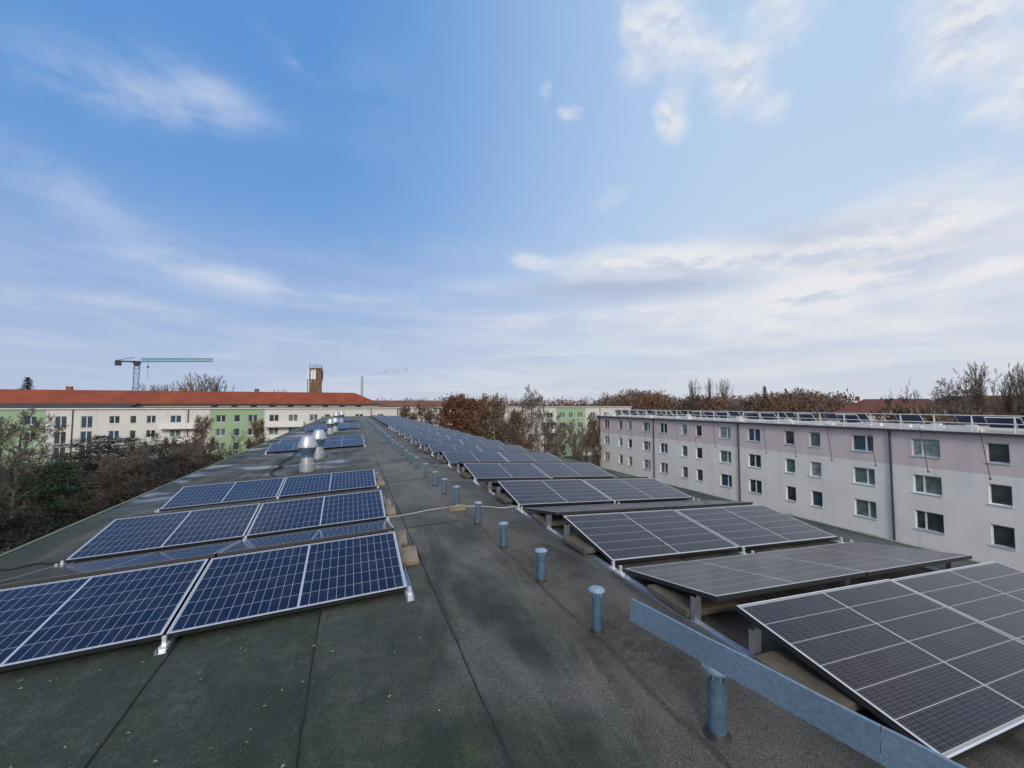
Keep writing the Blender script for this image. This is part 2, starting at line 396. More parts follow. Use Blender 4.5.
for xa, sg in ((XLE, -1), (XRE, 1)):
    z = roofz(xa); x0, x1 = (xa-.03, xa+.02) if sg < 0 else (xa-.02, xa+.03)
    b.box(x0, x1, YN, YE, z-.3, z+.012)
b.box(XLE, XRE, YE, YE+.03, -2.1, -1.56)
own_part(b, 'verge_trim', plain('verge_metal', (.15, .18, .10), .5, .2))
rnd = random.Random(5)
def seam(x, y0, y1, wob=.005, wdt=.010):
    s = MB(); y = y0; pts = []
    while y < y1: pts.append((x+rnd.uniform(-wob, wob), y)); y += rnd.uniform(.12, .4) if y < 12 else 2.0
    for (xa, ya), (xb, yb) in zip(pts, pts[1:]):
        wa = wdt*rnd.uniform(.4, 1.1)
        za, zb = roofz(xa)+.003, roofz(xb)+.003
        s.quad((xa-wa, ya, za), (xa, ya, za+.007), (xb, yb, zb+.007), (xb-wa, yb, zb))
        s.quad((xa, ya, za+.007), (xa+wa*.4, ya, za-.002), (xb+wa*.4, yb, zb-.002), (xb, yb, zb+.007))
    return s
for x, ya, yb in ((.71, -1, 60), (-.21, 1.0, 3.9), (-1.15, 2, 12), (-2.1, 6, 17), (3.3, 0, 9)):
    own_part(seam(x, ya, yb), 'roof_seam', M['seam'])
for yy, xa, xb in ((5.68, .71, 1.5), (9.1, .7, 1.6), (14.2, .7, 2.0), (21.0, -.2, 2.1), (28.5, -.2, 2.1), (37.0, -.2, 2.2), (12.9, -3.8, .6), (10.9, -3.8, .4), (16.1, -3.6, .5)):
    s = MB(); x = xa; pv = None
    while x < xb:
        p = (x, yy+rnd.uniform(-.012, .012))
        if pv: s.quad((pv[0], pv[1]-.012, roofz(pv[0])+.004), (p[0], p[1]-.012, roofz(p[0])+.004), (p[0], p[1]+.012, roofz(p[0])+.007), (pv[0], pv[1]+.012, roofz(pv[0])+.007))
        pv = p; x += .14
    own_part(s, 'roof_seam', M['seam'])

# ------------------------------------------------------------------ solar panels
L, W, T = 1.69, 1.04, .035
TAU = .174; DD, HH = W*math.cos(TAU), W*math.sin(TAU); GAP = .15
def make_panel(mat):
    root = empty('solar_panel')
    f = MB(); e = .010
    f.box(0, L, 0, e, -T, 0); f.box(0, L, W-e, W, -T, 0); f.box(0, e, e, W-e, -T, 0); f.box(L-e, L, e, W-e, -T, 0)
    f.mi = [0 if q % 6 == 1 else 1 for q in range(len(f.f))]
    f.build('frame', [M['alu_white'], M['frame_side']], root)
    c = MB(); c.quad((e, e, -.002), (L-e, e, -.002), (L-e, W-e, -.002), (e, W-e, -.002)); c.build('cell_sheet', mat, root)
    c = MB(); c.quad((e, e, -.008), (e, W-e, -.008), (L-e, W-e, -.008), (L-e, e, -.008)); c.build('back_sheet', M['alu_dark'], root)
    return root
proto_used = {}
rpan = random.Random(77)
def place_panel(kind, x, y, z, slope, tilt):
    tilt += rpan.uniform(-.006, .006); slope += rpan.uniform(-.002, .002)
    if kind not in proto_used: o = proto_used[kind] = make_panel(M[kind])
    else: o = copy_tree(proto_used[kind])
    ex = Vector((math.cos(slope), 0, math.sin(slope)))
    ey = Vector((0, math.cos(tilt), math.sin(tilt)))
    ez = ex.cross(ey).normalized(); ey = ez.cross(ex)
    m = Matrix((( ex.x, ey.x, ez.x, x), (ex.y, ey.y, ez.y, y), (ex.z, ey.z, ez.z, z), (0, 0, 0, 1)))
    o.matrix_world = m
    return o
sR, sL = math.atan(.049), math.atan(.041)
LP_ = 1.71
FACE = {'A': 'tilted toward camera', 'B': 'tilted away from camera'}
def right_pair(i):
    y0 = 1.018+i*2.391; x0, z0 = 2.388, -1.512
    for k in (0, 1):
        x = x0+k*LP_; z = z0-.049*k*LP_
        for s in 'AB':
            if s == 'A': o = place_panel('cell_grey', x, y0, z, -sR, TAU)
            else: o = place_panel('cell_grey', x, y0+DD+GAP, z+HH, -sR, -TAU)
            if i < 8:
                lab = 'grey solar panel %s, %s such row of right array, %s half' % (FACE[s], ORD[i], 'vent-side' if k == 0 else 'outer')
                tag(o, lab, 'solar panel', 'solar panels of the right array')
            else:
                lab = 'distant solar panel %s in far end of the right array, %s column' % (FACE[s], 'walkway' if k == 0 else 'outer')
                tag(o, lab, 'solar panel', 'distant %s %s panels of the right array' % ('near' if s == 'A' else 'off', 'walkway' if k == 0 else 'outer'))
NR = 24
for i in range(NR): right_pair(i)
LG = [(3.72, 3, 'nearest'), (17.35, 2, 'second'), (30.5, 2, 'third'), (45.2, 2, 'farthest')]
for gi, (ys, n, nm) in enumerate(LG):
    for i in range(n):
        y0 = ys+i*2.372
        for k in (0, 1):
            x = .471-(k+1)*LP_+.02; z = -1.578-.041*(.471-x)
            for s in 'AB':
                if s == 'A': o = place_panel('cell_blue', x, y0, z, sL, TAU)
                else: o = place_panel('cell_blue', x, y0+DD+GAP, z+HH, sL, -TAU)
                tag(o, 'blue solar panel tilted %s camera, %s such row, %s left group, %s half' % ('toward' if s == 'A' else 'off', ORD[i], nm, 'walkway' if k == 0 else 'roof-edge'),
                    'solar panel', 'solar panels of the left arrays')

# mounting frames: three rails with posts, one thing for each tilted pair
def make_mount(dark):
    root = empty('mounting_frame')
    for j, xx in enumerate((-.03, LP_-.02, 2*LP_-.03)):
        r = MB(); r.box(xx-.035, xx+.035, -.12, 2.30, -.095, -.075); r.box(xx-.035, xx-.028, -.12, 2.30, -.075, -.055); r.box(xx+.028, xx+.035, -.12, 2.30, -.075, -.055)
        r.build('rail', M['alu'], root)
        for yy, lean in ((DD-.16, .02), (DD+GAP+.16, -.02)):
            p = MB(); top = HH-.16*math.tan(TAU)-T-.004
            a = yy-.02; c = yy+.02
            mm = Matrix(((1, 0, 0, 0), (0, 1, lean/.2, -lean*0), (0, 0, 1, 0), (0, 0, 0, 1)))
            p.box(xx-.03, xx+.03, a, a+.004, -.073, top, mat=None); p.box(xx-.03, xx-.026, a+.004, c, -.073, top); p.box(xx+.026, xx+.03, a+.004, c, -.073, top)
            p.box(xx-.03, xx+.03, a-.03, c+.02, -.073, -.066)
            p.build('post', M['alu'], root)
        for yy in (-.06, 2*DD+GAP+.02):
            c = MB(); c.box(xx-.022, xx+.022, yy-.03, yy+.05, -.074, -.045); c.box(xx-.012, xx+.012, yy+.0, yy+.02, -.045, .012)
            c.build('clamp', M['alu_white'], root)
    return root
mount0 = make_mount(False); first = True
def put_mount(x, y, z, slope, label, group):
    global first
    o = mount0 if first else copy_tree(mount0); first = False
    o.matrix_world = Matrix.Translation((x, y, z)) @ Matrix.Rotation(-slope, 4, 'Y')
    tag(o, label, 'mounting frame', group)
for i in range(12):
    put_mount(2.388, 1.018+i*2.391, -1.512, -sR, 'aluminium rail and post frame under the %s tilted panel pair of the right array' % ORD[i], 'mounting frames of the right array')
for gi, (ys, n, nm) in enumerate(LG[:2]):
    for i in range(n):
        xw = .471-2*LP_+.02
        put_mount(xw+.03, ys+i*2.372, -1.578-.041*(.471-xw), sL, 'aluminium frame under the %s panel pair of the %s left-hand group' % (ORD[i], nm), 'mounting frames of the left array')

# ballast pavers
pv = MB(); pv.box(-.25, .25, -.23, .23, 0, .05); pm_ = pv.mesh('paver', M['concrete'])
pm_shaded = pv.mesh('paver', M['concrete_dark'])  # slabs under the right panels: their shade is put into this darker colour
def paver(x, y, rz, label, group, dz=0.0, sx=1.0):
    o = bpy.data.objects.new('ballast_paver', pm_shaded if x > XR else pm_); col.objects.link(o)
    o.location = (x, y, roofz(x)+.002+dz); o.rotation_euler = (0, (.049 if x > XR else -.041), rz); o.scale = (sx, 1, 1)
    bm = o.modifiers.new('bevel', 'BEVEL'); bm.width = .006; bm.segments = 2
    tag(o, label, 'paver', group); return o
for i in range(10):
    y0 = 1.018+i*2.391
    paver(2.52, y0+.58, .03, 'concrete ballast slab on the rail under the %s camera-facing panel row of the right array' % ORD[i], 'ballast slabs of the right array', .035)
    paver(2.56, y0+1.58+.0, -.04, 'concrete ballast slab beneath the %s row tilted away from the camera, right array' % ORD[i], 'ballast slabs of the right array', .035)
for j, (y, x) in enumerate(((4.60, .44), (5.22, .40), (6.62, .40), (7.18, .38), (9.0, .40), (9.62, .38), (10.2, .37))):
    paver(x, y, rnd.uniform(-.08, .08), 'tan concrete slab jutting out from the nearest left panels, %s from the camera' % ORD[j], 'ballast slabs along the left array', .0)
br = MB(); br.box(-.13, .13, -.05, .05, 0, .075)
o = br.build('brick', M['concrete'], bevel=.006); o.location = (1.52, 6.2, roofz(1.5)+.002); o.rotation_euler = (0, 0, .12)
tag(o, 'small brick lying on the walkway holding down the white cable', 'brick')

# ------------------------------------------------------------------ vent pipes
def make_vent():
    root = empty('vent_pipe')
    p = MB(); p.lathe([(.036, 0), (.036, .238), (.030, .24), (.030, .276)], 20)
    p.build('pipe', M['zinc'], root, smooth=True)
    c = MB(); c.lathe([(.030, .268), (.053, .268), (.058, .271), (.058, .279), (.046, .288), (.026, .293), (.001, .295)], 24); c.build('cap', M['zinc_cap'], root, smooth=True)
    s = MB()
    for k in range(9):
        a = 2*math.pi*k/9; s.box(-.004, .004, -.003, .003, .241, .264, mat=Matrix.Translation((.035*math.cos(a), .035*math.sin(a), 0)) @ Matrix.Rotation(a, 4, 'Z'))
    s.build('slot_collar', M['zinc_cap'], root)
    b = MB(); b.lathe([(.058, -.01), (.052, .003), (.041, .009), (.0365, .02)], 20); b.build('base_flange', M['seam'], root, smooth=True)
    return root
vent0 = make_vent(); vy = [1.57, 2.56, 3.46, 4.42, 5.4, 6.55, 7.42, 8.25, 9.33, 10.6, 11.6, 12.45, 13.5]
while vy[-1] < 48: vy.append(vy[-1]+1.02+.1*math.sin(len(vy)*2.1))
for i, y in enumerate(vy):
    o = vent0 if i == 0 else copy_tree(vent0)
    x = 1.69-.014*min(y, 15)+(.026 if i == 0 else 0)
    o.location = (x, y, roofz(x)); o.scale = (1, 1, 1+.05*math.sin(i*1.7)) if i else (1.2, 1.2, 1.12)
    o.rotation_euler = (.02*math.sin(i*3.1), .025*math.cos(i*2.3), i*.7)
    if i == 0: lab = 'blue-grey metal vent pipe under the long sheet metal strip, nearest of the line'
    elif i < 13: lab = 'short blue-grey vent pipe with round cap, %s of the line along the walkway' % ORD[i]
    else: lab = 'tiny far vent pipe in the dense distant end of the vent line'
    tag(o, lab, 'vent pipe', 'vent pipes along the walkway' if i < 13 else 'distant vent pipes along the walkway')

# ------------------------------------------------------------------ loose galvanised strip
root = empty('metal_strip', (1.65, 1.45, -1.235)); tag(root, 'long blue-grey galvanised sheet metal strip resting on the nearest vent cap', 'metal strip')
P0 = Vector((1.500, 1.99, -1.232)); P1 = Vector((1.712, .905, -1.232)); P2 = Vector((1.86, .30, -1.24))
def strip(a, b_, hh, flange, off=0):
    m = MB(); d = (b_-a).normalized(); nrm = Vector((d.y, -d.x, 0)); nrm = -nrm if nrm.x < 0 else nrm
    n_ = 14; t = .0015
    for k in range(n_):
        q0 = a.lerp(b_, k/n_); q1 = a.lerp(b_, (k+1)/n_)
        w0 = .003*math.sin(k*.9+off); w1 = .003*math.sin((k+1)*.9+off)
        up0 = Vector((0, 0, hh))+nrm*(.022+w0); up1 = Vector((0, 0, hh))+nrm*(.022+w1)
        m.quad(q0, q1, q1+up1, q0+up0); m.quad(q0+nrm*t, q0+up0+nrm*t, q1+up1+nrm*t, q1+nrm*t)
        m.quad(q0, q0+nrm*flange, q1+nrm*flange, q1); m.quad(q0+Vector((0, 0, -t)), q1+Vector((0, 0, -t)), q1+nrm*flange+Vector((0, 0, -t)), q0+nrm*flange+Vector((0, 0, -t)))
        m.quad(q0+up0, q1+up1, q1+up1+nrm*.012+Vector((0, 0, .002)), q0+up0+nrm*.012+Vector((0, 0, .002)))
    return m
for nm_, a, b_ in (('face_sheet', P0, P1), ('bent_end', P1+Vector((.0, -.004, 0)), P2)):
    o = strip(a, b_, .112, .055).build(nm_, M['zinc_sheet'], root); o.location = -Vector(root.location)

# ------------------------------------------------------------------ roof cowls
def make_cowl():
    root = empty('roof_ventilator')
    b = MB(); b.lathe([(.20, 0), (.20, .20), (.17, .22), (.165, .38)], 28); b.build('base_drum', M['zinc_bright'], root, smooth=True)
    b = MB(); b.lathe([(.165, .385), (.185, .40), (.185, .43), (.16, .44), (.235, .63), (.24, .655)], 28); b.build('lower_cone', M['zinc'], root, smooth=True)
    b = MB(); b.lathe([(.27, .64), (.275, .66), (.155, .93), (.145, .945), (.001, .955)], 28); b.build('hood', M['zinc_bright'], root, smooth=True)
    return root
cow0 = make_cowl()
clab = ['bright metal cowl with conical hood, nearest of all, right behind the front left panels', 'bright metal cowl just behind and right of the nearest one', 'metal cowl before the third panel group, left of its twin',
        'metal cowl standing close behind its twin before the third panel group', 'small far metal cowl before the farthest left panel group', 'tiny metal cowl at the far end of the roof']
for i, (x, y) in enumerate(((-1.07, 11.95), (-1.0, 14.7), (-1.2, 26.6), (-1.0, 28.4), (-1.35, 40.5), (-.95, 43.4))):
    o = cow0 if i == 0 else copy_tree(cow0)
    o.location = (x, y, roofz(x)); o.scale = (.93, .93, .96) if i < 4 else (1.0, 1.0, 1.15); tag(o, clab[i], 'roof ventilator', 'metal cowls on the roof')

# cables
def cable(pts, r, mat, label, name='cable', n=6, lift=0.0):
    P = [Vector((x, y, roofz(x)+r+dz+lift)) for x, y, dz in pts]; q = []
    for i in range(len(P)-1):
        p0, p1, p2, p3 = P[max(i-1, 0)], P[i], P[i+1], P[min(i+2, len(P)-1)]
        for k in range(6):
            t = k/6; q.append(.5*((2*p1)+(p2-p0)*t+(2*p0-5*p1+4*p2-p3)*t*t+(3*p1-p0-3*p2+p3)*t**3))
    q.append(P[-1]); m = MB(); m.tube(q, r, n); return tag(m.build(name, mat, smooth=True), label, 'cable')
cable([(.42, 6.26, .03), (.6, 6.32, .0), (.87, 6.36, .0), (1.1, 6.42, 0), (1.31, 6.43, .0), (1.46, 6.26, .045), (1.52, 6.2, .075), (1.6, 6.22, .05), (1.74, 6.33, .0), (1.99, 6.17, 0), (2.17, 5.98, 0), (2.42, 5.9, .03)], .0075, M['cable'], 'thin white cable crossing the walkway between the two arrays')
cable([(-3.7, 6.45, 0), (-3.5, 6.3, 0), (-3.3, 6.38, 0), (-3.1, 6.3, 0), (-2.9, 6.5, .02)], .012, M['black'], 'black cable lying at the left roof edge beside the front panels')
cable([(-1.7, 11.0, .02), (-1.75, 11.5, 0), (-1.95, 12.3, 0), (-1.8, 13.0, .03), (-1.98, 13.9, 0), (-1.85, 14.8, .02), (-1.7, 16.0, .10), (-1.6, 17.4, .05)], .028, M['black'], 'thick black cable bundle left of the nearest cowl')
m = MB(); m.lathe([(.045, 0), (.045, .03), (.02, .05), (.001, .05)], 10); m.lathe([(.002, 0), (.005, .02)], 6, 0, 0)
m = MB(); m.tube([(0, 0, 0), (.004, 0, .12), (.012, .004, .22)], .0022, 6)
o = m.build('sensor_wire', M['black']); o.location = (3.05, 3.47, -1.545); tag(o, 'short thin black wire sticking up before the second camera-facing right panel', 'wire')

# leaf litter: uncountable specks
lf = MB(); rl = random.Random(11)
def leafspot(x, y, s):
    a = rl.uniform(0, 6.28); z = roofz(x)+.004
    c, s_ = math.cos(a)*s, math.sin(a)*s
    lf.quad((x-c, y-s_, z), (x+s_*.45, y-c*.45, z+rl.uniform(0, .006)), (x+c, y+s_, z+.002), (x-s_*.45, y+c*.45, z+rl.uniform(0, .008)))
for k in range(110): leafspot(rl.uniform(-2.6, .8), rl.uniform(1.6, 3.75), rl.uniform(.005, .014))
for k in range(90): leafspot(rl.uniform(-3.7, 2.3), rl.uniform(1.2, 12), rl.uniform(.004, .011))
tag(lf.build('leaf_litter', M['leaf_litter']), 'pale fallen leaves and moss crumbs scattered over the dark roof felt', 'leaf litter', kind='stuff')

# ------------------------------------------------------------------ windows and facades
wcache = {}
def window(parent, wdt, hgt, nlight, glass, mtx, framemat='frame_white', off=.0):
    key = (round(wdt, 2), round(hgt, 2), nlight, glass)
    if key not in wcache:
        f = MB(); t = .07
        f.box(0, wdt, 0, .06, 0, t); f.box(0, wdt, 0, .06, hgt-t, hgt); f.box(0, t, 0, .06, t, hgt-t); f.box(wdt-t, wdt, 0, .06, t, hgt-t)
        if nlight == 2: xs = [wdt*.5]
        elif nlight == 3: xs = [wdt*.64]
        elif nlight == 4: xs = [wdt*.36]
        else: xs = []
        for x in xs: f.box(x-.06, x+.06, -.004, .058, t, hgt-t)
        p = MB(); p.quad((t, .03, t), (wdt-t, .03, t), (wdt-t, .03, hgt-t), (t, .03, hgt-t))
        s = MB(); s.box(-.05, wdt+.05, -.2, .02, -.05, 0)
        wcache[key] = (f.mesh('window', M[framemat]), p.mesh('pane', M[glass]), s.mesh('sill', M['frame_white']))
    fm, pm, sm = wcache[key]
    o = bpy.data.objects.new('window', fm); col.objects.link(o); o.parent = parent; o.matrix_local = mtx
    for nm, me in (('pane', pm), ('sill', sm)):
        c = bpy.data.objects.new(nm, me); col.objects.link(c); c.parent = o
    return o
def facade(openings, u0, u1, v0, v1, depth, P):
    """wall sheet with rectangular openings and reveals; P(u, v, d) maps to a point, d going into the wall"""
    us = sorted({u0, u1} | {round(a, 3) for o in openings for a in (o[0], o[1]) if u0 < a < u1}); vs = sorted({v0, v1} | {round(a, 3) for o in openings for a in (o[2], o[3]) if v0 < a < v1})
    m = MB()
    for a, b_ in zip(us, us[1:]):
        for c, d in zip(vs, vs[1:]):
            cu, cv = (a+b_)/2, (c+d)/2
            if any(o[0] < cu < o[1] and o[2] < cv < o[3] for o in openings): continue
            m.quad(P(a, c, 0), P(b_, c, 0), P(b_, d, 0), P(a, d, 0))
    for a, b_, c, d in openings:
        m.quad(P(a, c, 0), P(a, d, 0), P(a, d, depth), P(a, c, depth)); m.quad(P(b_, c, 0), P(b_, c, depth), P(b_, d, depth), P(b_, d, 0))
        m.quad(P(a, c, 0), P(a, c, depth), P(b_, c, depth), P(b_, c, 0)); m.quad(P(a, d, 0), P(b_, d, 0), P(b_, d, depth), P(a, d, depth))
    return m

# ---- white and lilac block on the right (facade plane x = 41.4, seen from -X)
XB = 41.4
wb = empty('apartment_block', (XB, 27, GZ)); tag(wb, 'white four-storey apartment block with lilac top band and small windows, right of the roof', 'building')
def wpart(mb, name, mat, **k):
    o = mb.build(name, mat, wb, **k); o.location = (-XB, -27, -GZ); return o
rows = [(-4.0, -2.62), (-6.85, -5.45), (-9.66, -8.22), (-12.45, -11.02)]
secs = [62.34, 48.4, 34.3, 20.1, 5.9, -8.3]
ops = []; wins = []
rw = random.Random(3)
for k in range(5):
    a = secs[k]
    for dy, wd_, nl in ((-1.13, 1.5, 2), (-5.3, 1.0, 1), (-7.75, 1.0, 1), (-11.4, 1.6, 3)):
        if k == 3: dy, wd_, nl = {-1.13: (-1.35, 1.68, 4), -5.3: (-5.45, 1.1, 1), -7.75: (-7.8, 1.1, 1), -11.4: (-11.4, 1.6, 3)}[dy]
        for z0, z1 in rows:
            y1 = a+dy; y0 = y1-wd_
            ops.append((y0, y1, z0, z1)); wins.append((y0, y1, z0, z1, nl))
wpart(facade(ops, -8.3, 62.9, GZ, -2.12, .17, lambda u, v, d: (XB+d, u, v)), 'facade', M['wall_lilac'])
b = MB(); b.box(XB+.25, XB+12, -8.3, 62.88, GZ, -2.14); wpart(b, 'wall', M['wall_lilac'])
b = MB(); b.quad((XB, 62.9, GZ), (XB+12.02, 62.9, GZ), (XB+12.02, 62.9, -2.12), (XB, 62.9, -2.12)); wpart(b, 'end_wall', M['wall_lilac'])
b = MB(); b.box(XB-.28, XB+12.3, -8.6, 63.2, -2.12, -1.93); wpart(b, 'roof', plain('pale_roof', (.42, .42, .41), .8))
b = MB(); b.box(XB-.36, XB-.285, -8.7, 63.3, -2.10, -1.95); wpart(b, 'gutter', M['pipe'])
for y in (62.45, 48.45, 34.3, 20.1, 5.9):
    b = MB(); b.tube([(XB-.32, y, -2.08), (XB-.10, y, -2.35), (XB-.09, y, GZ)], .075, 8); wpart(b, 'downpipe', M['pipe'])
mw = lambda y1, z0: Matrix(((0, 1, 0, .13), (-1, 0, 0, y1-27), (0, 0, 1, z0-GZ), (0, 0, 0, 1)))
for y0, y1, z0, z1, nl in wins:
    gl = rw.choice(['glass_dark', 'glass_dark', 'glass_curtain', 'glass_curtain', 'glass_pale', 'glass_blue'])
    window(wb, y1-y0, z1-z0, nl, gl, mw(y1, z0))
# roof railing
b = MB()
rail = tag(empty('roof_railing', (XB, 27, -1.93)), 'white tube safety railing along the roof edge of the lilac and white block', 'railing')
for z in (.62, 1.18): b.tube([(XB+.15, -8, -1.93+z), (XB+.15, 62.6, -1.93+z)], .035, 6)
o = b.build('handrail', M['white_paint'], rail); o.location = (-XB, -27, 1.93)
y = 62.5
while y > -8:
    b = MB(); b.tube([(0, 0, 0), (0, 0, 1.2)], .035, 6); b.tube([(0, 0, 1.1), (.5, 0, .0)], .025, 6)
    o = b.build('railing_post', M['white_paint'], rail); o.location = (.15, y-27, 0); y -= 2.05
# roof panels and white ballast trays of that block
rp = random.Random(8)
def far_panel(x, y, z, tilt, lab, grp):
    root = empty('solar_panel', (x, y, z), R_(90))
    m = MB(); mm = Matrix.Rotation(tilt, 4, 'X')
    m.box(-.85, .85, 0, 1.04, 0, .035, mat=mm); m.build('cell_sheet', M['panel_far'], root)
    m = MB(); m.box(-.88, -.85, -.01, 1.05, -.01, .05, mat=mm); m.box(.85, .88, -.01, 1.05, -.01, .05, mat=mm); m.box(-.85, .85, -.03, 0, -.01, .05, mat=mm); m.box(-.85, .85, 1.04, 1.07, -.01, .05, mat=mm)
    m.build('frame', M['alu_white'], root)
    tag(root, lab, 'solar panel', grp); return root
def tray(x, y, lab):
    m = MB(); m.box(-.5, .5, -.9, .9, 0, .1); m.box(-.5, -.44, -.9, .9, .1, .38)
    for q in (-.7, 0, .7): m.box(-.44, .3, q-.03, q+.03, .1, .3)
    m.box(-.2, .3, -.6, -.1, .1, .45+rp.uniform(-.1, .2))
    o = m.build('ballast_tray', M['white_paint']); o.location = (x, y, -1.928); o.rotation_euler = (0, 0, rp.uniform(-.1, .1)); tag(o, lab, 'ballast tray', 'white ballast trays on the opposite roof')
yy = 61.0; ip = it = ib = 0
blue_spans = [(61, 52), (50, 46), (43, 36.2), (34, 31), (28.5, 26.2), (25.4, 22.4), (16.0, 8)]
while yy > 8:
    if any(a > yy > b_ for a, b_ in blue_spans):
        ip += 1; far_panel(XB+1.9, yy, -1.62, .75, 'small blue solar panel behind the opposite railing, front row, %s from the far end' % ORD[ip-1], 'front panels on the opposite roof')
    else:
        it += 1; tray(XB+1.3, yy, 'white ballast tray behind the railing of the opposite roof, %s from its far end' % ORD[it-1])
    if int(yy) % 3 != 0:
        ib += 1; far_panel(XB+4.2, yy+.5, -1.55, .75, 'small blue solar panel, back row of the opposite roof, %s from the far end' % ORD[ib-1], 'back panels on the opposite roof')
    yy -= 1.95
# leaning poles hanging over the facade
pole_y = [59.7, 56.4, 53.4, 50.2, 47.0, 43.7, 40.6, 37.6, 34.35, 31.1, 28.0, 24.75, 21.4, 18.05, 14.8, 11.5]
for i, y in enumerate(pole_y):
    root = empty('leaning_pole', (XB-.34, y, -2.02))
    m = MB(); m.tube([(0, 0, .35), (-.1, -.42, -3.0)], .024, 6); m.build('pole', M['pipe'], root)
    m = MB(); m.lathe([(.001, -.08), (.055, -.055), (.08, 0), (.055, .055), (.001, .08)], 10); o = m.build('end_ball', M['red_ball'], root); o.location = (-.1, -.42, -3.05)
    m = MB(); m.box(-.05, .5, -.04, .04, .3, .36); m.build('bracket', M['white_paint'], root)
    tag(root, 'slanted pole with ball end on the opposite facade, %s from its far left corner' % ORD[i], 'pole', 'slanted poles on the opposite facade')

# ---- long green and white block across the end of the court (facade y = 96, seen from -Y)
YB = 96
def back_block(x0, x1, bands, wlist, pipes, balc, ztop, label):
    root = empty('apartment_block', ((x0+x1)/2, YB, GZ)); tag(root, label, 'building', 'terraced blocks across the court')
    cx = (x0+x1)/2
    def part(mb, name, mat, **k):
        o = mb.build(name, mat, root, **k); o.location = (-cx, -YB, -GZ); return o
    rr = [(-3.38, -2.0), (-6.1, -4.7), (-8.85, -7.45), (-11.6, -10.2)]
    for a, b_, mt in bands:
        ops = []
        for (wa, wb_, tall) in wlist:
            if a < wa < b_:
                for z0, z1 in rr: ops.append((wa, wb_, z0-(.75 if tall else 0), z1))
        o = part(facade(ops, a, b_, GZ, ztop, .15, lambda u, v, d: (u, YB+d-(.04 if mt == 'wall_green' else 0), v)), 'facade', M[mt])
        o['label'] = 'green rendered section' if mt == 'wall_green' else 'off-white rendered section'
        for u0, u1, v0, v1 in ops:
            gl = rw.choice(['glass_dark', 'glass_dark', 'glass_curtain', 'glass_blue'])
            window(root, u1-u0, v1-v0, 2 if u1-u0 > 1.2 else 1, gl, Matrix.Translation((u0-cx, .11, v0-GZ)))
    m = MB(); m.box(x0, x1, YB+.22, YB+11, GZ, ztop-.03); part(m, 'wall', M['wall_white'])
    m = MB(); m.box(x0-.1, x1+.1, YB-.35, YB+11.3, ztop, ztop+.18); part(m, 'roof', M['white_paint'])
    m = MB(); m.box(x0, x1, YB-.1, YB+11.2, ztop+.19, ztop+.32); part(m, 'roof_deck', M['dark_roof'])
    for x in pipes:
        m = MB(); m.tube([(x, YB-.09, ztop-.05), (x, YB-.09, GZ)], .08, 6); part(m, 'downpipe', M['pipe'])
    for (a, b_) in balc:
        for zf in (-3.5, -6.25, -9.0):
            m = MB(); m.box(a, b_, YB-1.3, YB-.05, zf-1.0, zf-.85); m.box(a, b_, YB-1.3, YB-1.22, zf-.85, zf+.1); m.box(a, a+.06, YB-1.22, YB-.05, zf-.85, zf+.1); m.box(b_-.06, b_, YB-1.22, YB-.05, zf-.85, zf+.1)
            part(m, 'balcony', M['white_paint'])
    return root
back_block(-62, 9.5, [(-62, -57.6, 'wall_white'), (-57.6, -49.8, 'wall_green'), (-49.8, -25.9, 'wall_white'), (-25.9, -16.7, 'wall_green'), (-16.7, 9.5, 'wall_white')],
           [(-60.5, -59, 0), (-56.4, -55, 0), (-52.5, -50.9, 0), (-48.6, -47, 1), (-45.1, -43.5, 1), (-41.2, -39.7, 0), (-38.2, -37.3, 0), (-35.8, -34.4, 0), (-32.2, -30.5, 0),
            (-24.9, -23.3, 0), (-21.9, -20.9, 0), (-19.5, -17.9, 0), (-15.8, -14.1, 0), (-12.3, -10.6, 0), (-8.4, -6.8, 0), (-5.5, -4.4, 0), (-2.9, -1.5, 0), (.6, 2.3, 0), (5.3, 6.6, 0)],
           [-46.2, -29.4, 3.9], [(-33.6, -27.2), (-16.4, -9.4)], -.75, 'long off-white and green apartment block closing the court on the left')
back_block(9.7, 74, [(9.7, 50.1, 'wall_white'), (50.1, 59.0, 'wall_green'), (59.0, 74, 'wall_white')],
           [(12.8, 14.2, 0), (16.8, 18.2, 0), (21, 22.5, 0), (25, 26.4, 0), (29, 30.4, 0), (33, 34.5, 0), (37.5, 39, 0), (42, 43.4, 0), (47.4, 49.1, 0), (51, 52.7, 0), (53.9, 55.1, 0), (56.7, 58.1, 0), (60.6, 62.1, 0), (65, 66.5, 0), (69, 70.4, 0)],
           [24, 40.5, 63.6], [(45.6, 50.0), (27.5, 31.5)], -.6, 'off-white and green apartment block behind the bare trees in the middle')

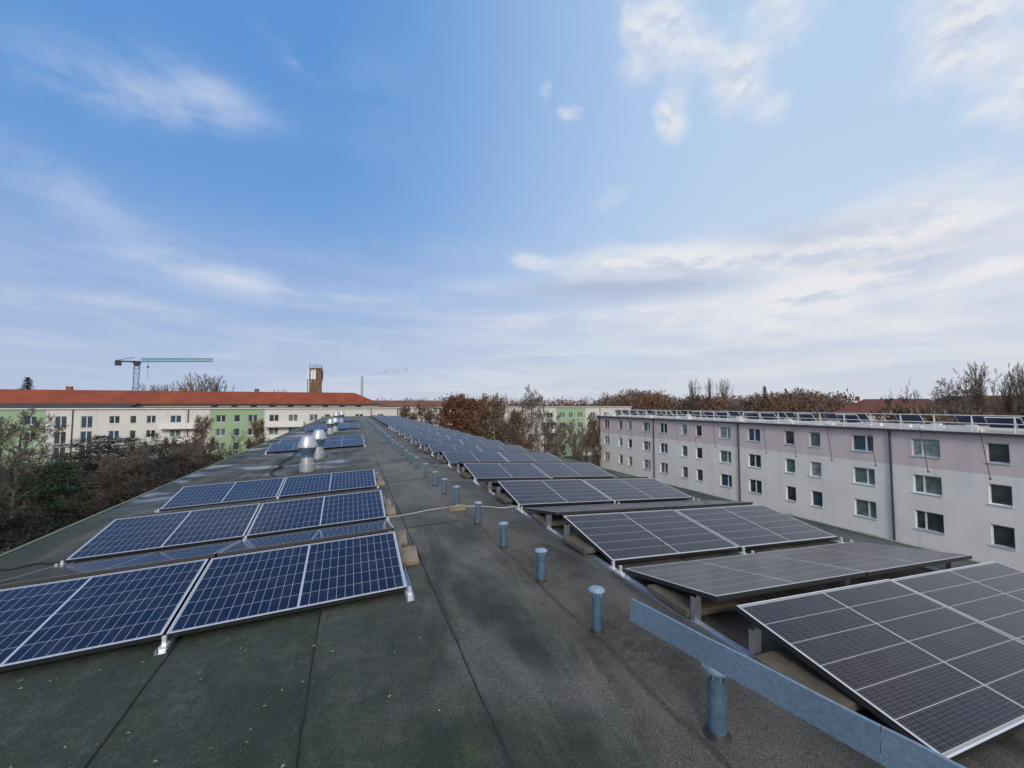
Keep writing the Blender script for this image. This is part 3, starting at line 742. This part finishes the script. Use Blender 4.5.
# ---- buildings with pitched tile roofs
def hip_house(name, cx, cy, ln, wd_, heading, zw, zr, wall, tile, label, hip=(1, 1), win=None, over=.5, group=None, chim=()):
    root = empty(name, (cx, cy, GZ), heading); tag(root, label, 'building', group)
    m = MB(); m.box(-ln/2, ln/2, -wd_/2, wd_/2, 0, zw-GZ); m.build('wall', M[wall], root)
    a, b_ = ln/2+over, wd_/2+over; z0, z1 = zw-GZ-.05, zr-GZ; h0 = b_*hip[0]; h1 = b_*hip[1]
    m = MB(); A, B, C, D = (-a, -b_, z0), (a, -b_, z0), (a, b_, z0), (-a, b_, z0); E, F_ = (-a+h0, 0, z1), (a-h1, 0, z1)
    m.quad(A, B, F_, E); m.quad(C, D, E, F_); m.tri(D, A, E); m.tri(B, C, F_); m.quad(A, D, C, B)
    rf = m.build('roof', M[tile], root)
    m = MB(); m.box(-a-.05, a+.05, -b_-.12, -b_-.01, z0-.25, z0+.02); m.build('eaves_band', M['dark_roof'], root)
    for q in chim:
        m = MB(); m.box(q-.5, q+.5, -.4, .4, z1-.5, z1+.8); m.build('chimney', M['brick'], rf)
    for (u0, u1, v0, v1) in (win or []):
        m = MB(); m.box(u0, u1, -wd_/2-.03, -wd_/2+.0, v0-GZ, v1-GZ); m.build('window', M['glass_dark'], root)
    return root
ws = [(-46+i*4.15, -46+i*4.15+1.4, -.5, 0.0) for i in range(21)]
hip_house('tile_roofed_building', -36, 127, 86, 13, 0, .35, 3.55, 'wall_cream', 'tile', 'long building with bright orange-red tile roof behind the green and white block', (0, 1), [(w0+4, w1+4, a, c) for w0, w1, a, c in ws if -2 < w0 < 36],
          chim=(-26, -4, 12, 27))
m = MB(); root = empty('lean_to_roof', (-64, 118, GZ)); tag(root, 'low dark-roofed wing below the orange tile roof at far left', 'building')
m.box(-17.5, 17.5, -3, 2.4, 0, -GZ-.6); m.build('wall', M['dark_roof'], root)
m = MB(); m.quad((-17.8, -3.3, -GZ-.55), (17.8, -3.3, -GZ-.55), (17.8, 2.3, -GZ+.45), (-17.8, 2.3, -GZ+.45)); m.build('roof', M['dark_roof'], root)
hip_house('tile_roofed_building', 141, 67, 26, 13, R_(-64), -2.2, 1.7, 'wall_cream', 'tile_dull', 'far house with dull red tile roof beyond the opposite block', (1, 1), chim=(-8,))
hip_house('tile_roofed_building', 134, 40, 40, 14, R_(-73), -2.2, 2.1, 'wall_cream', 'tile_brown', 'far building with long brown tile roof at the right edge', (1, 1))
hip_house('tile_roofed_building', 240, 138, 46, 12, R_(-30), -2.0, 1.2, 'wall_white', 'tile_brown', 'low pale far building with brown roof left of the dull red roof', (1, 1))
hip_house('tile_roofed_building', 12, 150, 60, 13, R_(0), -.5, 1.6, 'wall_cream', 'tile_rust', 'far tile-roofed building seen over the middle trees', (0, 0))

# tower, crane, chimney, dome
tw = empty('brick_tower', (-12.3, 160, GZ)); tag(tw, 'square brown brick tower with antennas behind the orange roof', 'tower')
m = MB(); m.box(-1.9, 1.9, -1.9, 1.9, 0, 22.6); m.build('shaft', M['brick'], tw)
m = MB()
for x, y in ((-1.7, -1.7), (1.7, -1.7), (1.7, 1.7), (-1.7, 1.7), (0.1, -1.75)): m.box(x-.22, x+.22, y-.22, y+.22, 22.6, 26.3)
m.box(-1.95, 1.95, -1.95, 1.95, 26.3, 26.7); m.box(.3, 1.7, -1.8, 1.7, 22.6, 26.3); m.build('belfry', M['brick'], tw)
for x in (-2.2, -1.2, -.1, 2.2):
    m = MB(); m.box(x-.3, x+.3, -2.4, -2.1, 22.6, 25.6); m.tube([(x, -2.05, 21.5), (x, -2.05, 27.4)], .06, 5); m.build('antenna', M['white_paint'] if x < 1 else M['dark_roof'], tw)
m = MB(); m.tube([(-1.9, -1.9, 27.6), (1.9, -1.9, 27.6), (1.9, 1.9, 27.6), (-1.9, 1.9, 27.6), (-1.9, -1.9, 27.6)], .06, 5)
for x in (-1.9, 0, 1.9): m.tube([(x, -1.9, 26.7), (x, -1.9, 27.6)], .05, 5)
m.build('parapet_rail', M['dark_roof'], tw)
m = MB(); m.tube([(-2.5, -1, 12), (-2.5, -1, 25)], .12, 6)
m.build('flue', M['dark_roof'], tw)

cr = empty('tower_crane', (-109.4, 279.4, GZ), -math.atan2(10.3, -31)+math.pi); tag(cr, 'blue-green tower crane on the horizon at left', 'crane')
cr.rotation_euler = (0, 0, math.atan2(10.26, 31.1))
def lattice(m, a, b_, wv, uv, n, r):
    a, b_, wv, uv = Vector(a), Vector(b_), Vector(wv), Vector(uv); c = [(wv+uv)/2, (uv-wv)/2, (-wv-uv)/2, (wv-uv)/2]
    for q in c: m.tube([a+q, b_+q], r, 4)
    for k in range(n):
        p0 = a.lerp(b_, k/n); p1 = a.lerp(b_, (k+1)/n)
        for i in range(4): m.tube([p0+c[i], p1+c[(i+1) % 4]], r*.65, 3); m.tube([p1+c[i], p1+c[(i+1) % 4]], r*.65, 3)
m = MB(); lattice(m, (0, 0, 0), (0, 0, 36), (2.2, 0, 0), (0, 2.2, 0), 14, .15); m.build('mast', M['crane'], cr)
m = MB(); m.box(-1.6, 1.6, -1.6, 1.6, 36, 37.4); m.box(-.9, 1.2, -2.6, -1.6, 34.6, 36.6); m.build('slewing_unit', M['dark_roof'], cr)
m = MB(); lattice(m, (1.5, 0, 38.0), (33.0, 0, 40.3), (0, 1.3, 0), (0, 0, 1.7), 20, .17); m.build('jib', M['crane'], cr)
m = MB(); m.box(-8.5, -1.5, -.7, .7, 36.6, 37.3); m.tube([(-8, 0, 37.3), (-1, 0, 39.4)], .14, 4); m.build('counter_jib', M['dark_roof'], cr)
m = MB(); m.box(-8.6, -6.0, -.8, .8, 34.6, 37.0); m.build('counterweight', M['dark_roof'], cr)
m = MB(); m.tube([(4.5, 0, 38), (4.5, 0, 28)], .07, 4); m.box(4.1, 4.9, -.3, .3, 34, 35); m.build('hoist_rope', M['dark_roof'], cr)

ch = MB(); ch.lathe([(1.4, 0), (.9, 40.2), (.9, 40.3)], 12); o = ch.build('factory_chimney', plain('chimney_concrete', (.38, .38, .40), .9)); o.location = (7.9, 400, GZ); tag(o, 'thin pale factory chimney with a wisp of smoke on the horizon', 'chimney')
sm, n, bsdf = newmat('smoke')
n.n.remove(bsdf); pvn = n.new('ShaderNodeVolumePrincipled'); pvn.inputs['Color'].default_value = (1, 1, 1, 1)
co = n.new('ShaderNodeTexCoord').outputs['Object']
n.l.new(n.ramp(n.noise(co, .16, 4, .6), .40, .65, 0, .10), pvn.inputs['Density'])
n.l.new(pvn.outputs[0], n.n['Material Output'].inputs['Volume'])
m = MB(); pts = [(1.5+2.2*k, 0, .2+.42*k+.5*math.sin(k*.9)) for k in range(19)]
m.tube(pts, [.6+.22*k+.5*math.sin(k*1.7)*(k > 3) for k in range(19)], 10)
o = m.build('smoke', sm, smooth=True); o.location = (7.9, 400, 27); tag(o, 'thin white smoke drifting right from the factory chimney', 'smoke', kind='stuff')
dm = empty('church_dome', (-150, 190, GZ)); tag(dm, 'small green copper dome peeking over the orange roof', 'dome')
m = MB(); m.lathe([(2.0, 0), (2.0, 21.0), (2.4, 21.2)], 14); m.build('drum', M['brick'], dm)
m = MB(); m.lathe([(2.4, 21.2), (2.5, 22.6), (1.9, 24.0), (.8, 24.8), (.15, 25.3), (.1, 26.2)], 14); m.build('dome', M['copper'], dm, smooth=True)
dm.location = (-101, 165, GZ)

# ------------------------------------------------------------------ trees
def grow(rng, H, style, tw=.016):
    """returns (trunk MB, crown MB, tips)"""
    T_, C_ = MB(), MB(); tips = []
    P = dict(wide=dict(n=(13, 9, 7, 5), ln=(.50, .52, .55, .6), th=(50, 45, 45, 45), up=.10, clear=.22),
             poplar=dict(n=(34, 8, 6, 4), ln=(.40, .38, .45, .5), th=(20, 20, 26, 32), up=.28, clear=.06),
             vase=dict(n=(17, 12, 7, 4), ln=(1.95, .22, .42, .5), th=(25, 26, 30, 32), up=.20, clear=.02), column=dict(n=(20, 13, 7, 4), ln=(1.75, .18, .42, .5), th=(10, 24, 28, 30), up=.16, clear=.03),
             shrub=dict(n=(13, 8, 6, 4), ln=(.75, .55, .5, .5), th=(42, 40, 45, 45), up=.10, clear=.02),
             thin=dict(n=(11, 8, 6, 4), ln=(.55, .5, .5, .5), th=(38, 38, 40, 40), up=.16, clear=.25))[style]
    def br(p, d, ln, r, lv):
        ns = 5 if lv == 0 else (3 if lv < 3 else 2); pts = [p.copy()]; dirs = []
        for k in range(ns):
            d = (d+Vector((rng.gauss(0, 1), rng.gauss(0, 1), rng.gauss(0, 1)))*(.05 if lv == 0 else .16)+Vector((0, 0, P['up']*(.5 if lv else 0)))).normalized()
            p = p+d*ln/ns; pts.append(p.copy()); dirs.append(d.copy())
        rr = [max(r*(1-.72*k/ns), .012 if lv < 3 else tw) for k in range(ns+1)]
        (T_ if lv < 2 else C_).tube(pts, rr, 6 if lv < 1 else (4 if lv == 1 else 3), caps=False)
        if lv >= 4 or (lv == 3 and style == 'poplar' and False): tips.append(pts[-1]); return
        cnt = P['n'][lv]
        for j in range(cnt):
            f = (P['clear']+(1-P['clear'])*(j+rng.random())/cnt) if lv == 0 else (.2+.8*(j+rng.random())/cnt)
            f = min(f, .999); i = int(f*ns); q = pts[i].lerp(pts[i+1], f*ns-i); dd = dirs[i]
            an = R_(P['th'][lv]*rng.uniform(.65, 1.25)); ro = j*2.4+rng.uniform(-.5, .5)
            u = dd.orthogonal().normalized(); v = dd.cross(u)
            nd = dd*math.cos(an)+(u*math.cos(ro)+v*math.sin(ro))*math.sin(an)
            sc = (1-.55*f) if lv == 0 else (1-.4*f)
            br(q, nd, ln*P['ln'][lv]*sc*(rng.uniform(.92, 1.06) if lv == 0 and style in ('vase', 'column') else rng.uniform(.8, 1.2)), max(r*(1-.7*f)*.55, .011), lv+1)
    br(Vector((0, 0, 0)), Vector((0, 0, 1)), H*dict(shrub=.6, vase=.42, column=.5).get(style, .82), H*(.016 if style != 'shrub' else .012), 0)
    return T_, C_, tips
def leaves(rng, C_, tips, per, size, spread, mi=1):
    for t in tips:
        for k in range(per if per >= 1 else (1 if rng.random() < per else 0)):
            p = t+Vector((rng.gauss(0, spread), rng.gauss(0, spread), rng.gauss(0, spread*.8)))
            a = Vector((rng.gauss(0, 1), rng.gauss(0, 1), rng.gauss(0, 1))).normalized(); u = a.orthogonal().normalized()*size*rng.uniform(.6, 1.3); v = a.cross(u).normalized()*size*.7
            C_.quad(p-u, p-v, p+u, p+v, mi)
tprot = {}
def tree_proto(key, style, H, barkm, twigm, leafm=None, per=0, size=.14, spread=.35, seed=1):
    rng = random.Random(seed); T_, C_, tips = grow(rng, H, style)
    if leafm: leaves(rng, C_, tips, per, size, spread)
    tprot[key] = (T_.mesh('trunk', M[barkm]), C_.mesh('crown', [M[twigm], M[leafm]] if leafm else M[twigm]), H)
tree_proto('grey', 'wide', 12, 'bark_grey', 'twig_grey', seed=1)
tree_proto('dark', 'wide', 12, 'bark', 'twig_dark', seed=2)
tree_proto('brown', 'wide', 12, 'bark', 'twig', 'brown_leaf', 1, .12, .2, seed=3)
tree_proto('rust', 'wide', 12, 'bark', 'twig', 'rust', 3, .15, .3, seed=4)
tree_proto('thin', 'thin', 12, 'bark_grey', 'twig', seed=5)
tree_proto('poplar', 'column', 16, 'bark', 'twig_pale', seed=6)
tree_proto('shrub', 'shrub', 6, 'bark', 'twig_grey', seed=7)
tree_proto('shrubdark', 'shrub', 6, 'bark', 'twig_dark', seed=8)
tree_proto('broom', 'vase', 14, 'bark_grey', 'twig_pale', seed=9)
tree_proto('shrubbrown', 'shrub', 6, 'bark', 'twig', 'brown_leaf', .4, .1, .2, seed=10)
# conifers: drooping layered sprays of needles
def conifer_proto(key, H, Rr, mat, seed, flat=False):
    rng = random.Random(seed); T_, C_ = MB(), MB(); T_.tube([(0, 0, 0), (.05, 0, H*.5), (0, 0, H*.97)], [H*.02, H*.013, .02], 7, caps=False)
    for k in range(95):
        f = .12+.86*k/95; z = H*f; rad = Rr*((1-f)**.8 if not flat else math.sqrt(max(0, 1-(f*1.0)**2.6)))*rng.uniform(.65, 1.1)
        a = k*2.4+rng.uniform(-.3, .3); d = Vector((math.cos(a), math.sin(a), rng.uniform(-.08, .18)))
        e = Vector((0, 0, z))+d*rad; T_.tube([(0, 0, z), e], [.05, .012], 3, caps=False)
        for j in range(int(40+rad*26)):
            t = rng.random()**.6; p = Vector((0, 0, z)).lerp(e, t)+Vector((rng.gauss(0, .3*rad*.35+.1), rng.gauss(0, .3*rad*.35+.1), rng.gauss(0, .10)-.12*t))
            u = Vector((d.x+rng.gauss(0, .5), d.y+rng.gauss(0, .5), rng.gauss(0, .2)-.1)).normalized()*rng.uniform(.12, .28); v = Vector((-u.y, u.x, rng.gauss(0, .06))).normalized()*rng.uniform(.03, .07)
            C_.quad(p-u, p-v, p+u, p+v)
    tprot[key] = (T_.mesh('trunk', M['bark']), C_.mesh('crown', M[mat]), H)
conifer_proto('conifer', 10, 4.2, 'green_leaf', 21, True)
conifer_proto('darkpine', 10, 5.5, 'dark_needle', 22, True)
conifer_proto('spruce', 14, 3.0, 'dark_needle', 23)
def tree(key, azd, dist, ztop, label, cat='tree', name='bare_tree', group=None, wide=1.0, rz=None, base=GZ, xy=None):
    tm, cm, H = tprot[key]
    x, y = xy if xy else (dist*math.sin(R_(azd)), dist*math.cos(R_(azd)))
    root = empty(name, (x, y, base), rz if rz is not None else (azd*7.3+dist*1.9) % 6.28)
    s = (ztop-base)/H; root.scale = (s*wide, s*wide, s)
    for nm, me in (('trunk', tm), ('crown', cm)):
        o = bpy.data.objects.new(nm, me); col.objects.link(o); o.parent = root
    tag(root, label, cat, group); return root
G1 = 'trees and shrubs in the court on the left'
tree('grey', -28.8, 56, .0, 'tall grey bare tree at the left edge before the green wall', group=G1, wide=.95)
tree('grey', -31.5, 60, -.6, 'second grey bare tree, cut by the left picture edge', group=G1, wide=.95, rz=3)
tree('dark', -31, 42, -3.0, 'dark bare tree at the very left edge, lower than the grey one', group=G1, wide=1.1)
tree('darkpine', -23.2, 62, -3.1, 'dark spreading pine with layered crown in front of the white facade', name='pine_tree', group=G1, wide=1.25)
tree('conifer', -26.5, 50, -4.2, 'green conifer at the left, only bright green tree', name='conifer_tree', group=G1, wide=.8)
tree('dark', -19.2, 70, -3.0, 'dark bare tree in the court below the balcony', group=G1, wide=1.15)
tree('grey', -16.8, 66, -4.2, 'grey bushy bare tree beside the left roof edge', group=G1, wide=1.2, rz=2)
tree('grey', -21.6, 55, -3.8, 'grey bare tree in the middle of the left thicket', group=G1, wide=1.3, rz=4)
tree('brown', -15.6, 82, -1.6, 'bare tree with reddish leaf remains in front of the green section', group=G1, wide=.6)
tree('thin', -12.9, 84, -4.4, 'small bare tree before the green section near the roof edge', group=G1, wide=.8)
tree('brown', -10.6, 86, -2.4, 'thin brown tree before the white facade just left of the cowls', group=G1, wide=.6, rz=1)
labs = ['grey twiggy shrub in the left court', 'dark twiggy shrub in the left court']
rs = random.Random(17)
spots = []
_unused = [(-30, 52, -5.5), (-28.5, 44, -6.5), (-27.3, 56, -5.2), (-25.4, 42, -8.2), (-24.1, 47, -7.6), (-22.6, 45, -7.8), (-21.2, 49, -6.2), (-19.8, 56, -5.6), (-18.3, 60, -5.8), (-17.2, 72, -5.0),
         (-23.4, 70, -4.6), (-25.2, 66, -4.2), (-20.4, 76, -4.2), (-28.0, 37, -9.2), (-26.2, 37, -9.6), (-30.5, 38, -8.5), (-22.6, 39, -9.8), (-18.6, 49, -8.2), (-15.4, 64, -6.2), (-14.6, 76, -5.6), (-16.2, 55, -8.0), (-13.6, 70, -7.2), (-20.2, 43, -9.6)]
where = ['far back', 'near the wall', 'low down', 'in the middle', 'close to the roof edge']
for q in range(60):
    a = rs.uniform(-31, -14); d = rs.uniform(40, 80); spots.append((a, d, -d*rs.uniform(.058, .088)-(.02*max(0, a+19)*d*.1)-(max(0, 55-d)*.09)))
spots = [q for q in spots if not (-29.5 < q[0] < -23 and q[1] < 52)] + [(-29.5, 38, -7.4), (-24.3, 41, -7.2), (-27, 36, -7.6), (-25.6, 40, -7.5), (-28.2, 40, -7.0), (-22.8, 42, -7.2)]
for i, (a, d, zt) in enumerate(spots):
    k = 'shrub' if i % 3 == 1 else 'shrubdark'
    tone = 'grey' if k == 'shrub' else 'dark'
    dep = 'front' if d < 52 else ('middle' if d < 66 else 'rear'); sd_ = 'left' if a < -26 else ('central' if a < -20 else 'right')
    tree(k, a, d, zt, '%s leafless shrub in the %s, %s part of the court thicket on the left' % (tone, dep, sd_),
         'shrub', 'bare_shrub', '%s shrubs, %s %s of the court thicket' % (tone, dep, sd_), wide=1.35)
for i, (a, d, zt) in enumerate([(-27.6, 78, -4.6), (-26, 84, -5.2), (-24.4, 80, -4.0), (-22.8, 84, -5.0), (-21.4, 80, -4.6), (-20.1, 85, -4.3), (-18.8, 80, -4.7), (-17.7, 84, -3.9), (-16.4, 80, -5.2), (-14.2, 84, -6.5)]):
    tree('broom' if i % 2 else 'grey', a, d, zt, '%s of the bare trees in front of the long facade, counted from the left' % ORD[i], group='bare trees before the long facade', wide=1.0)
G2 = 'trees beyond the right array'
mids = [('brown', 6.2, 82, 0.0, .8, 'low brown tree just beyond the far end of the roof'), ('brown', 8.9, 84, .3, .9, 'brown bare tree right of the far roof end'), ('dark', 11.2, 86, -.6, .8, 'dark bare tree left of the rusty one'),
        ('rust', 13.9, 72, 2.9, .72, 'rust-leaved tree, leftmost and reddest of the middle trees'), ('rust', 16.2, 78, 2.2, .62, 'second rust-leaved tree, just right of the reddest one'),
        ('brown', 18.6, 66, 1.9, .72, 'bare brown tree between the rusty trees and the tallest tree'), ('broom', 21.0, 68, 2.4, .75, 'grey bare tree left of the tallest middle tree'), ('grey', 24.1, 70, 3.7, .62, 'tallest bare tree with rounded crown in the middle'),
        ('brown', 22.6, 60, -.6, .8, 'shorter brownish tree below the tallest one'), ('broom', 26.6, 68, -.6, .8, 'grey bare tree right of the tallest middle tree'), ('broom', 30.6, 72, -2.0, .8, 'bare tree before the green section in the middle'),
        ('brown', 32.4, 76, -1.6, .5, 'bare tree beside the left corner of the lilac block'), ('dark', 28.6, 60, -5.8, .8, 'low dark bare tree over the right array'), ('rust', 34.2, 84, -3.5, .5, 'small rusty tree at the corner of the lilac block')]
for k, a, d, zt, wv, lab in [('brown', 12.2, 84, -1.2, .6, 'brown tree rising behind the reddest tree'), ('dark', 17.4, 84, -.4, .7, 'dark bare tree between the second rusty tree and the brown one'), ('brown', 20.2, 82, .2, .6, 'brown tree behind the grey one in the middle'),
        ('dark', 22.4, 80, -.2, .7, 'dark bare tree just left of the tallest tree'), ('grey', 25.8, 82, .3, .6, 'grey bare tree just right of the tallest tree'), ('dark', 27.6, 80, -1.6, .7, 'dark bare tree left of the green section in the middle'),
        ('grey', 29.4, 84, -2.6, .7, 'grey bare tree covering the green section in the middle'), ('dark', 31.6, 84, -3.0, .7, 'dark bare tree covering the right end of the green section'), ('dark', 33.2, 88, -1.8, .7, 'dark bare tree right of the green section in the middle')]: tree(k, a, d, zt, lab, group=G2, wide=wv)
for k, a, d, zt, wv, lab in mids: tree(k, a, d, zt, lab, group=G2, wide=wv)
for i, (a, d, zt) in enumerate([(10.5, 60, -4.2), (13.5, 52, -4.5), (16, 48, -5), (18.5, 46, -5.4), (21, 44, -6), (23.6, 44, -6.4), (26, 45, -6.8), (28.4, 47, -7.2), (30.6, 50, -7.8), (33, 54, -8.4), (20, 56, -4.6), (25, 58, -5.2), (29.5, 62, -6.6), (32, 40, -9.0), (35, 46, -9.5)]):
    tree('shrubbrown' if i % 2 else 'shrub', a, d, zt, 'leafless bush in the thicket between the right array and the tall trees', 'shrub', 'bare_shrub', 'bushes behind the right array', wide=1.4)
G3 = 'trees on the horizon'
for k, a, d, zt, wv, lab, nm in [
    ('poplar', 45.3, 190, 12.5, .45, 'slim far poplar, leftmost of three above the lilac block', 'poplar_tree'), ('poplar', 47.3, 190, 12.8, .35, 'slim far poplar, middle one of three', 'poplar_tree'),
    ('poplar', 48.9, 190, 12.2, .45, 'slim far poplar, rightmost of three', 'poplar_tree'), ('broom', 65.4, 160, 7.8, .55, 'small round bare tree above the dull red roof', 'bare_tree'),
    ('poplar', 70.3, 128, 9.9, .7, 'tall bare poplar left of the right picture edge', 'poplar_tree'), ('poplar', 72.1, 134, 7.4, .5, 'tall bare poplar second from the right edge', 'poplar_tree'), ('poplar', 72.9, 130, 9.8, .6, 'tall bare poplar at the right edge', 'poplar_tree'),
    ('grey', 68.6, 120, 5.6, 1.0, 'wide bare tree leaning left beside the tall poplar', 'bare_tree'), ('poplar', -16.2, 168, 11.6, .8, 'many-stemmed bare tree above the orange roof, main crown', 'bare_tree'), ('poplar', -17.6, 170, 8.4, .8, 'lower left stem group beside the large bare crown over the orange roof', 'bare_tree'),
    ('poplar', -14.8, 170, 11.0, .75, 'second stem group of the bare tree above the orange roof', 'bare_tree'), ('poplar', -20.3, 190, 8.6, .8, 'small pale tree top over the orange roof, left one', 'bare_tree'),
    ('poplar', -19.2, 190, 8.2, .8, 'small pale tree top over the orange roof, right one', 'bare_tree'), ('spruce', -28.6, 175, 8.2, 1.2, 'dark evergreen top over the orange roof at far left', 'conifer_tree'),
    ('spruce', 53.2, 180, 7.5, 1.0, 'dark evergreen standing out of the horizon wood', 'conifer_tree'), ('poplar', -8.2, 180, 7.0, .7, 'thin bare tree top left of the brick tower', 'bare_tree')]:
    tree(k, a, d, zt, lab, name=nm, group=G3, wide=wv)
# horizon woods: uncountable masses of crowns
def wood(name, a0, a1, d0, d1, n, top, mats, label, seed, dens=230, cs=(4, 7)):
    rng = random.Random(seed); m = MB()
    for i in range(n):
        a = R_(rng.uniform(a0, a1)); d = rng.uniform(d0, d1); zt = top(math.degrees(a))*d/200+rng.gauss(0, 1.0); cx, cy = d*math.sin(a), d*math.cos(a)
        rad = rng.uniform(*cs); hh = rng.uniform(5, 8); mi = rng.randrange(len(mats))
        for j in range(dens):
            ph = rng.uniform(0, 6.28); ct = rng.uniform(-1, 1); st = math.sqrt(1-ct*ct); q = rng.random()**.35
            p = Vector((cx+rad*st*math.cos(ph)*q, cy+rad*st*math.sin(ph)*q, zt-hh+hh*ct*q))
            u = Vector((rng.gauss(0, .5), rng.gauss(0, .5), 1)).normalized()*rng.uniform(.35, .9); v = Vector((rng.gauss(0, 1), rng.gauss(0, 1), .2)).normalized()*rng.uniform(.10, .32)
            m.quad(p-u, p-v, p+u, p+v, mi)
        m.tube([(cx, cy, GZ), (cx, cy, zt-hh)], .3, 4, caps=False, mi=mi)
    tag(m.build(name, [M[k] for k in mats]), label, 'wood', kind='stuff')
def topf(a):
    return 3.6+3.0*math.exp(-((a-39)/3.0)**2)+2.2*math.exp(-((a-56)/3.5)**2)+.5*math.sin(a*1.7)
wood('horizon_wood', 33, 61, 160, 260, 230, topf, ['twig', 'brown_leaf', 'brown_leaf', 'rust', 'twig_grey', 'twig_dark'], 'brown and rust wood along the horizon above the lilac block', 31)
wood('horizon_wood', 3, 34, 170, 300, 170, lambda a: 2.6, ['rust', 'rust', 'brown_leaf', 'twig'], 'low rust-coloured wood on the horizon behind the middle trees', 32, 170)
wood('horizon_wood', 58, 80, 170, 320, 130, lambda a: 1.2, ['brown_leaf', 'twig', 'twig_grey'], 'low brown wood on the horizon at right', 33, 170)
wood('horizon_wood', 62, 70, 100, 112, 10, lambda a: -.6, ['brown_leaf', 'twig_grey', 'twig_dark'], 'mottled bushes before the dull red roof', 34, 260, (3, 5))
wood('horizon_wood', -45, 6, 260, 420, 120, lambda a: .2, ['brown_leaf', 'twig', 'twig_grey'], 'low brown wood far behind the orange roof', 35, 120)
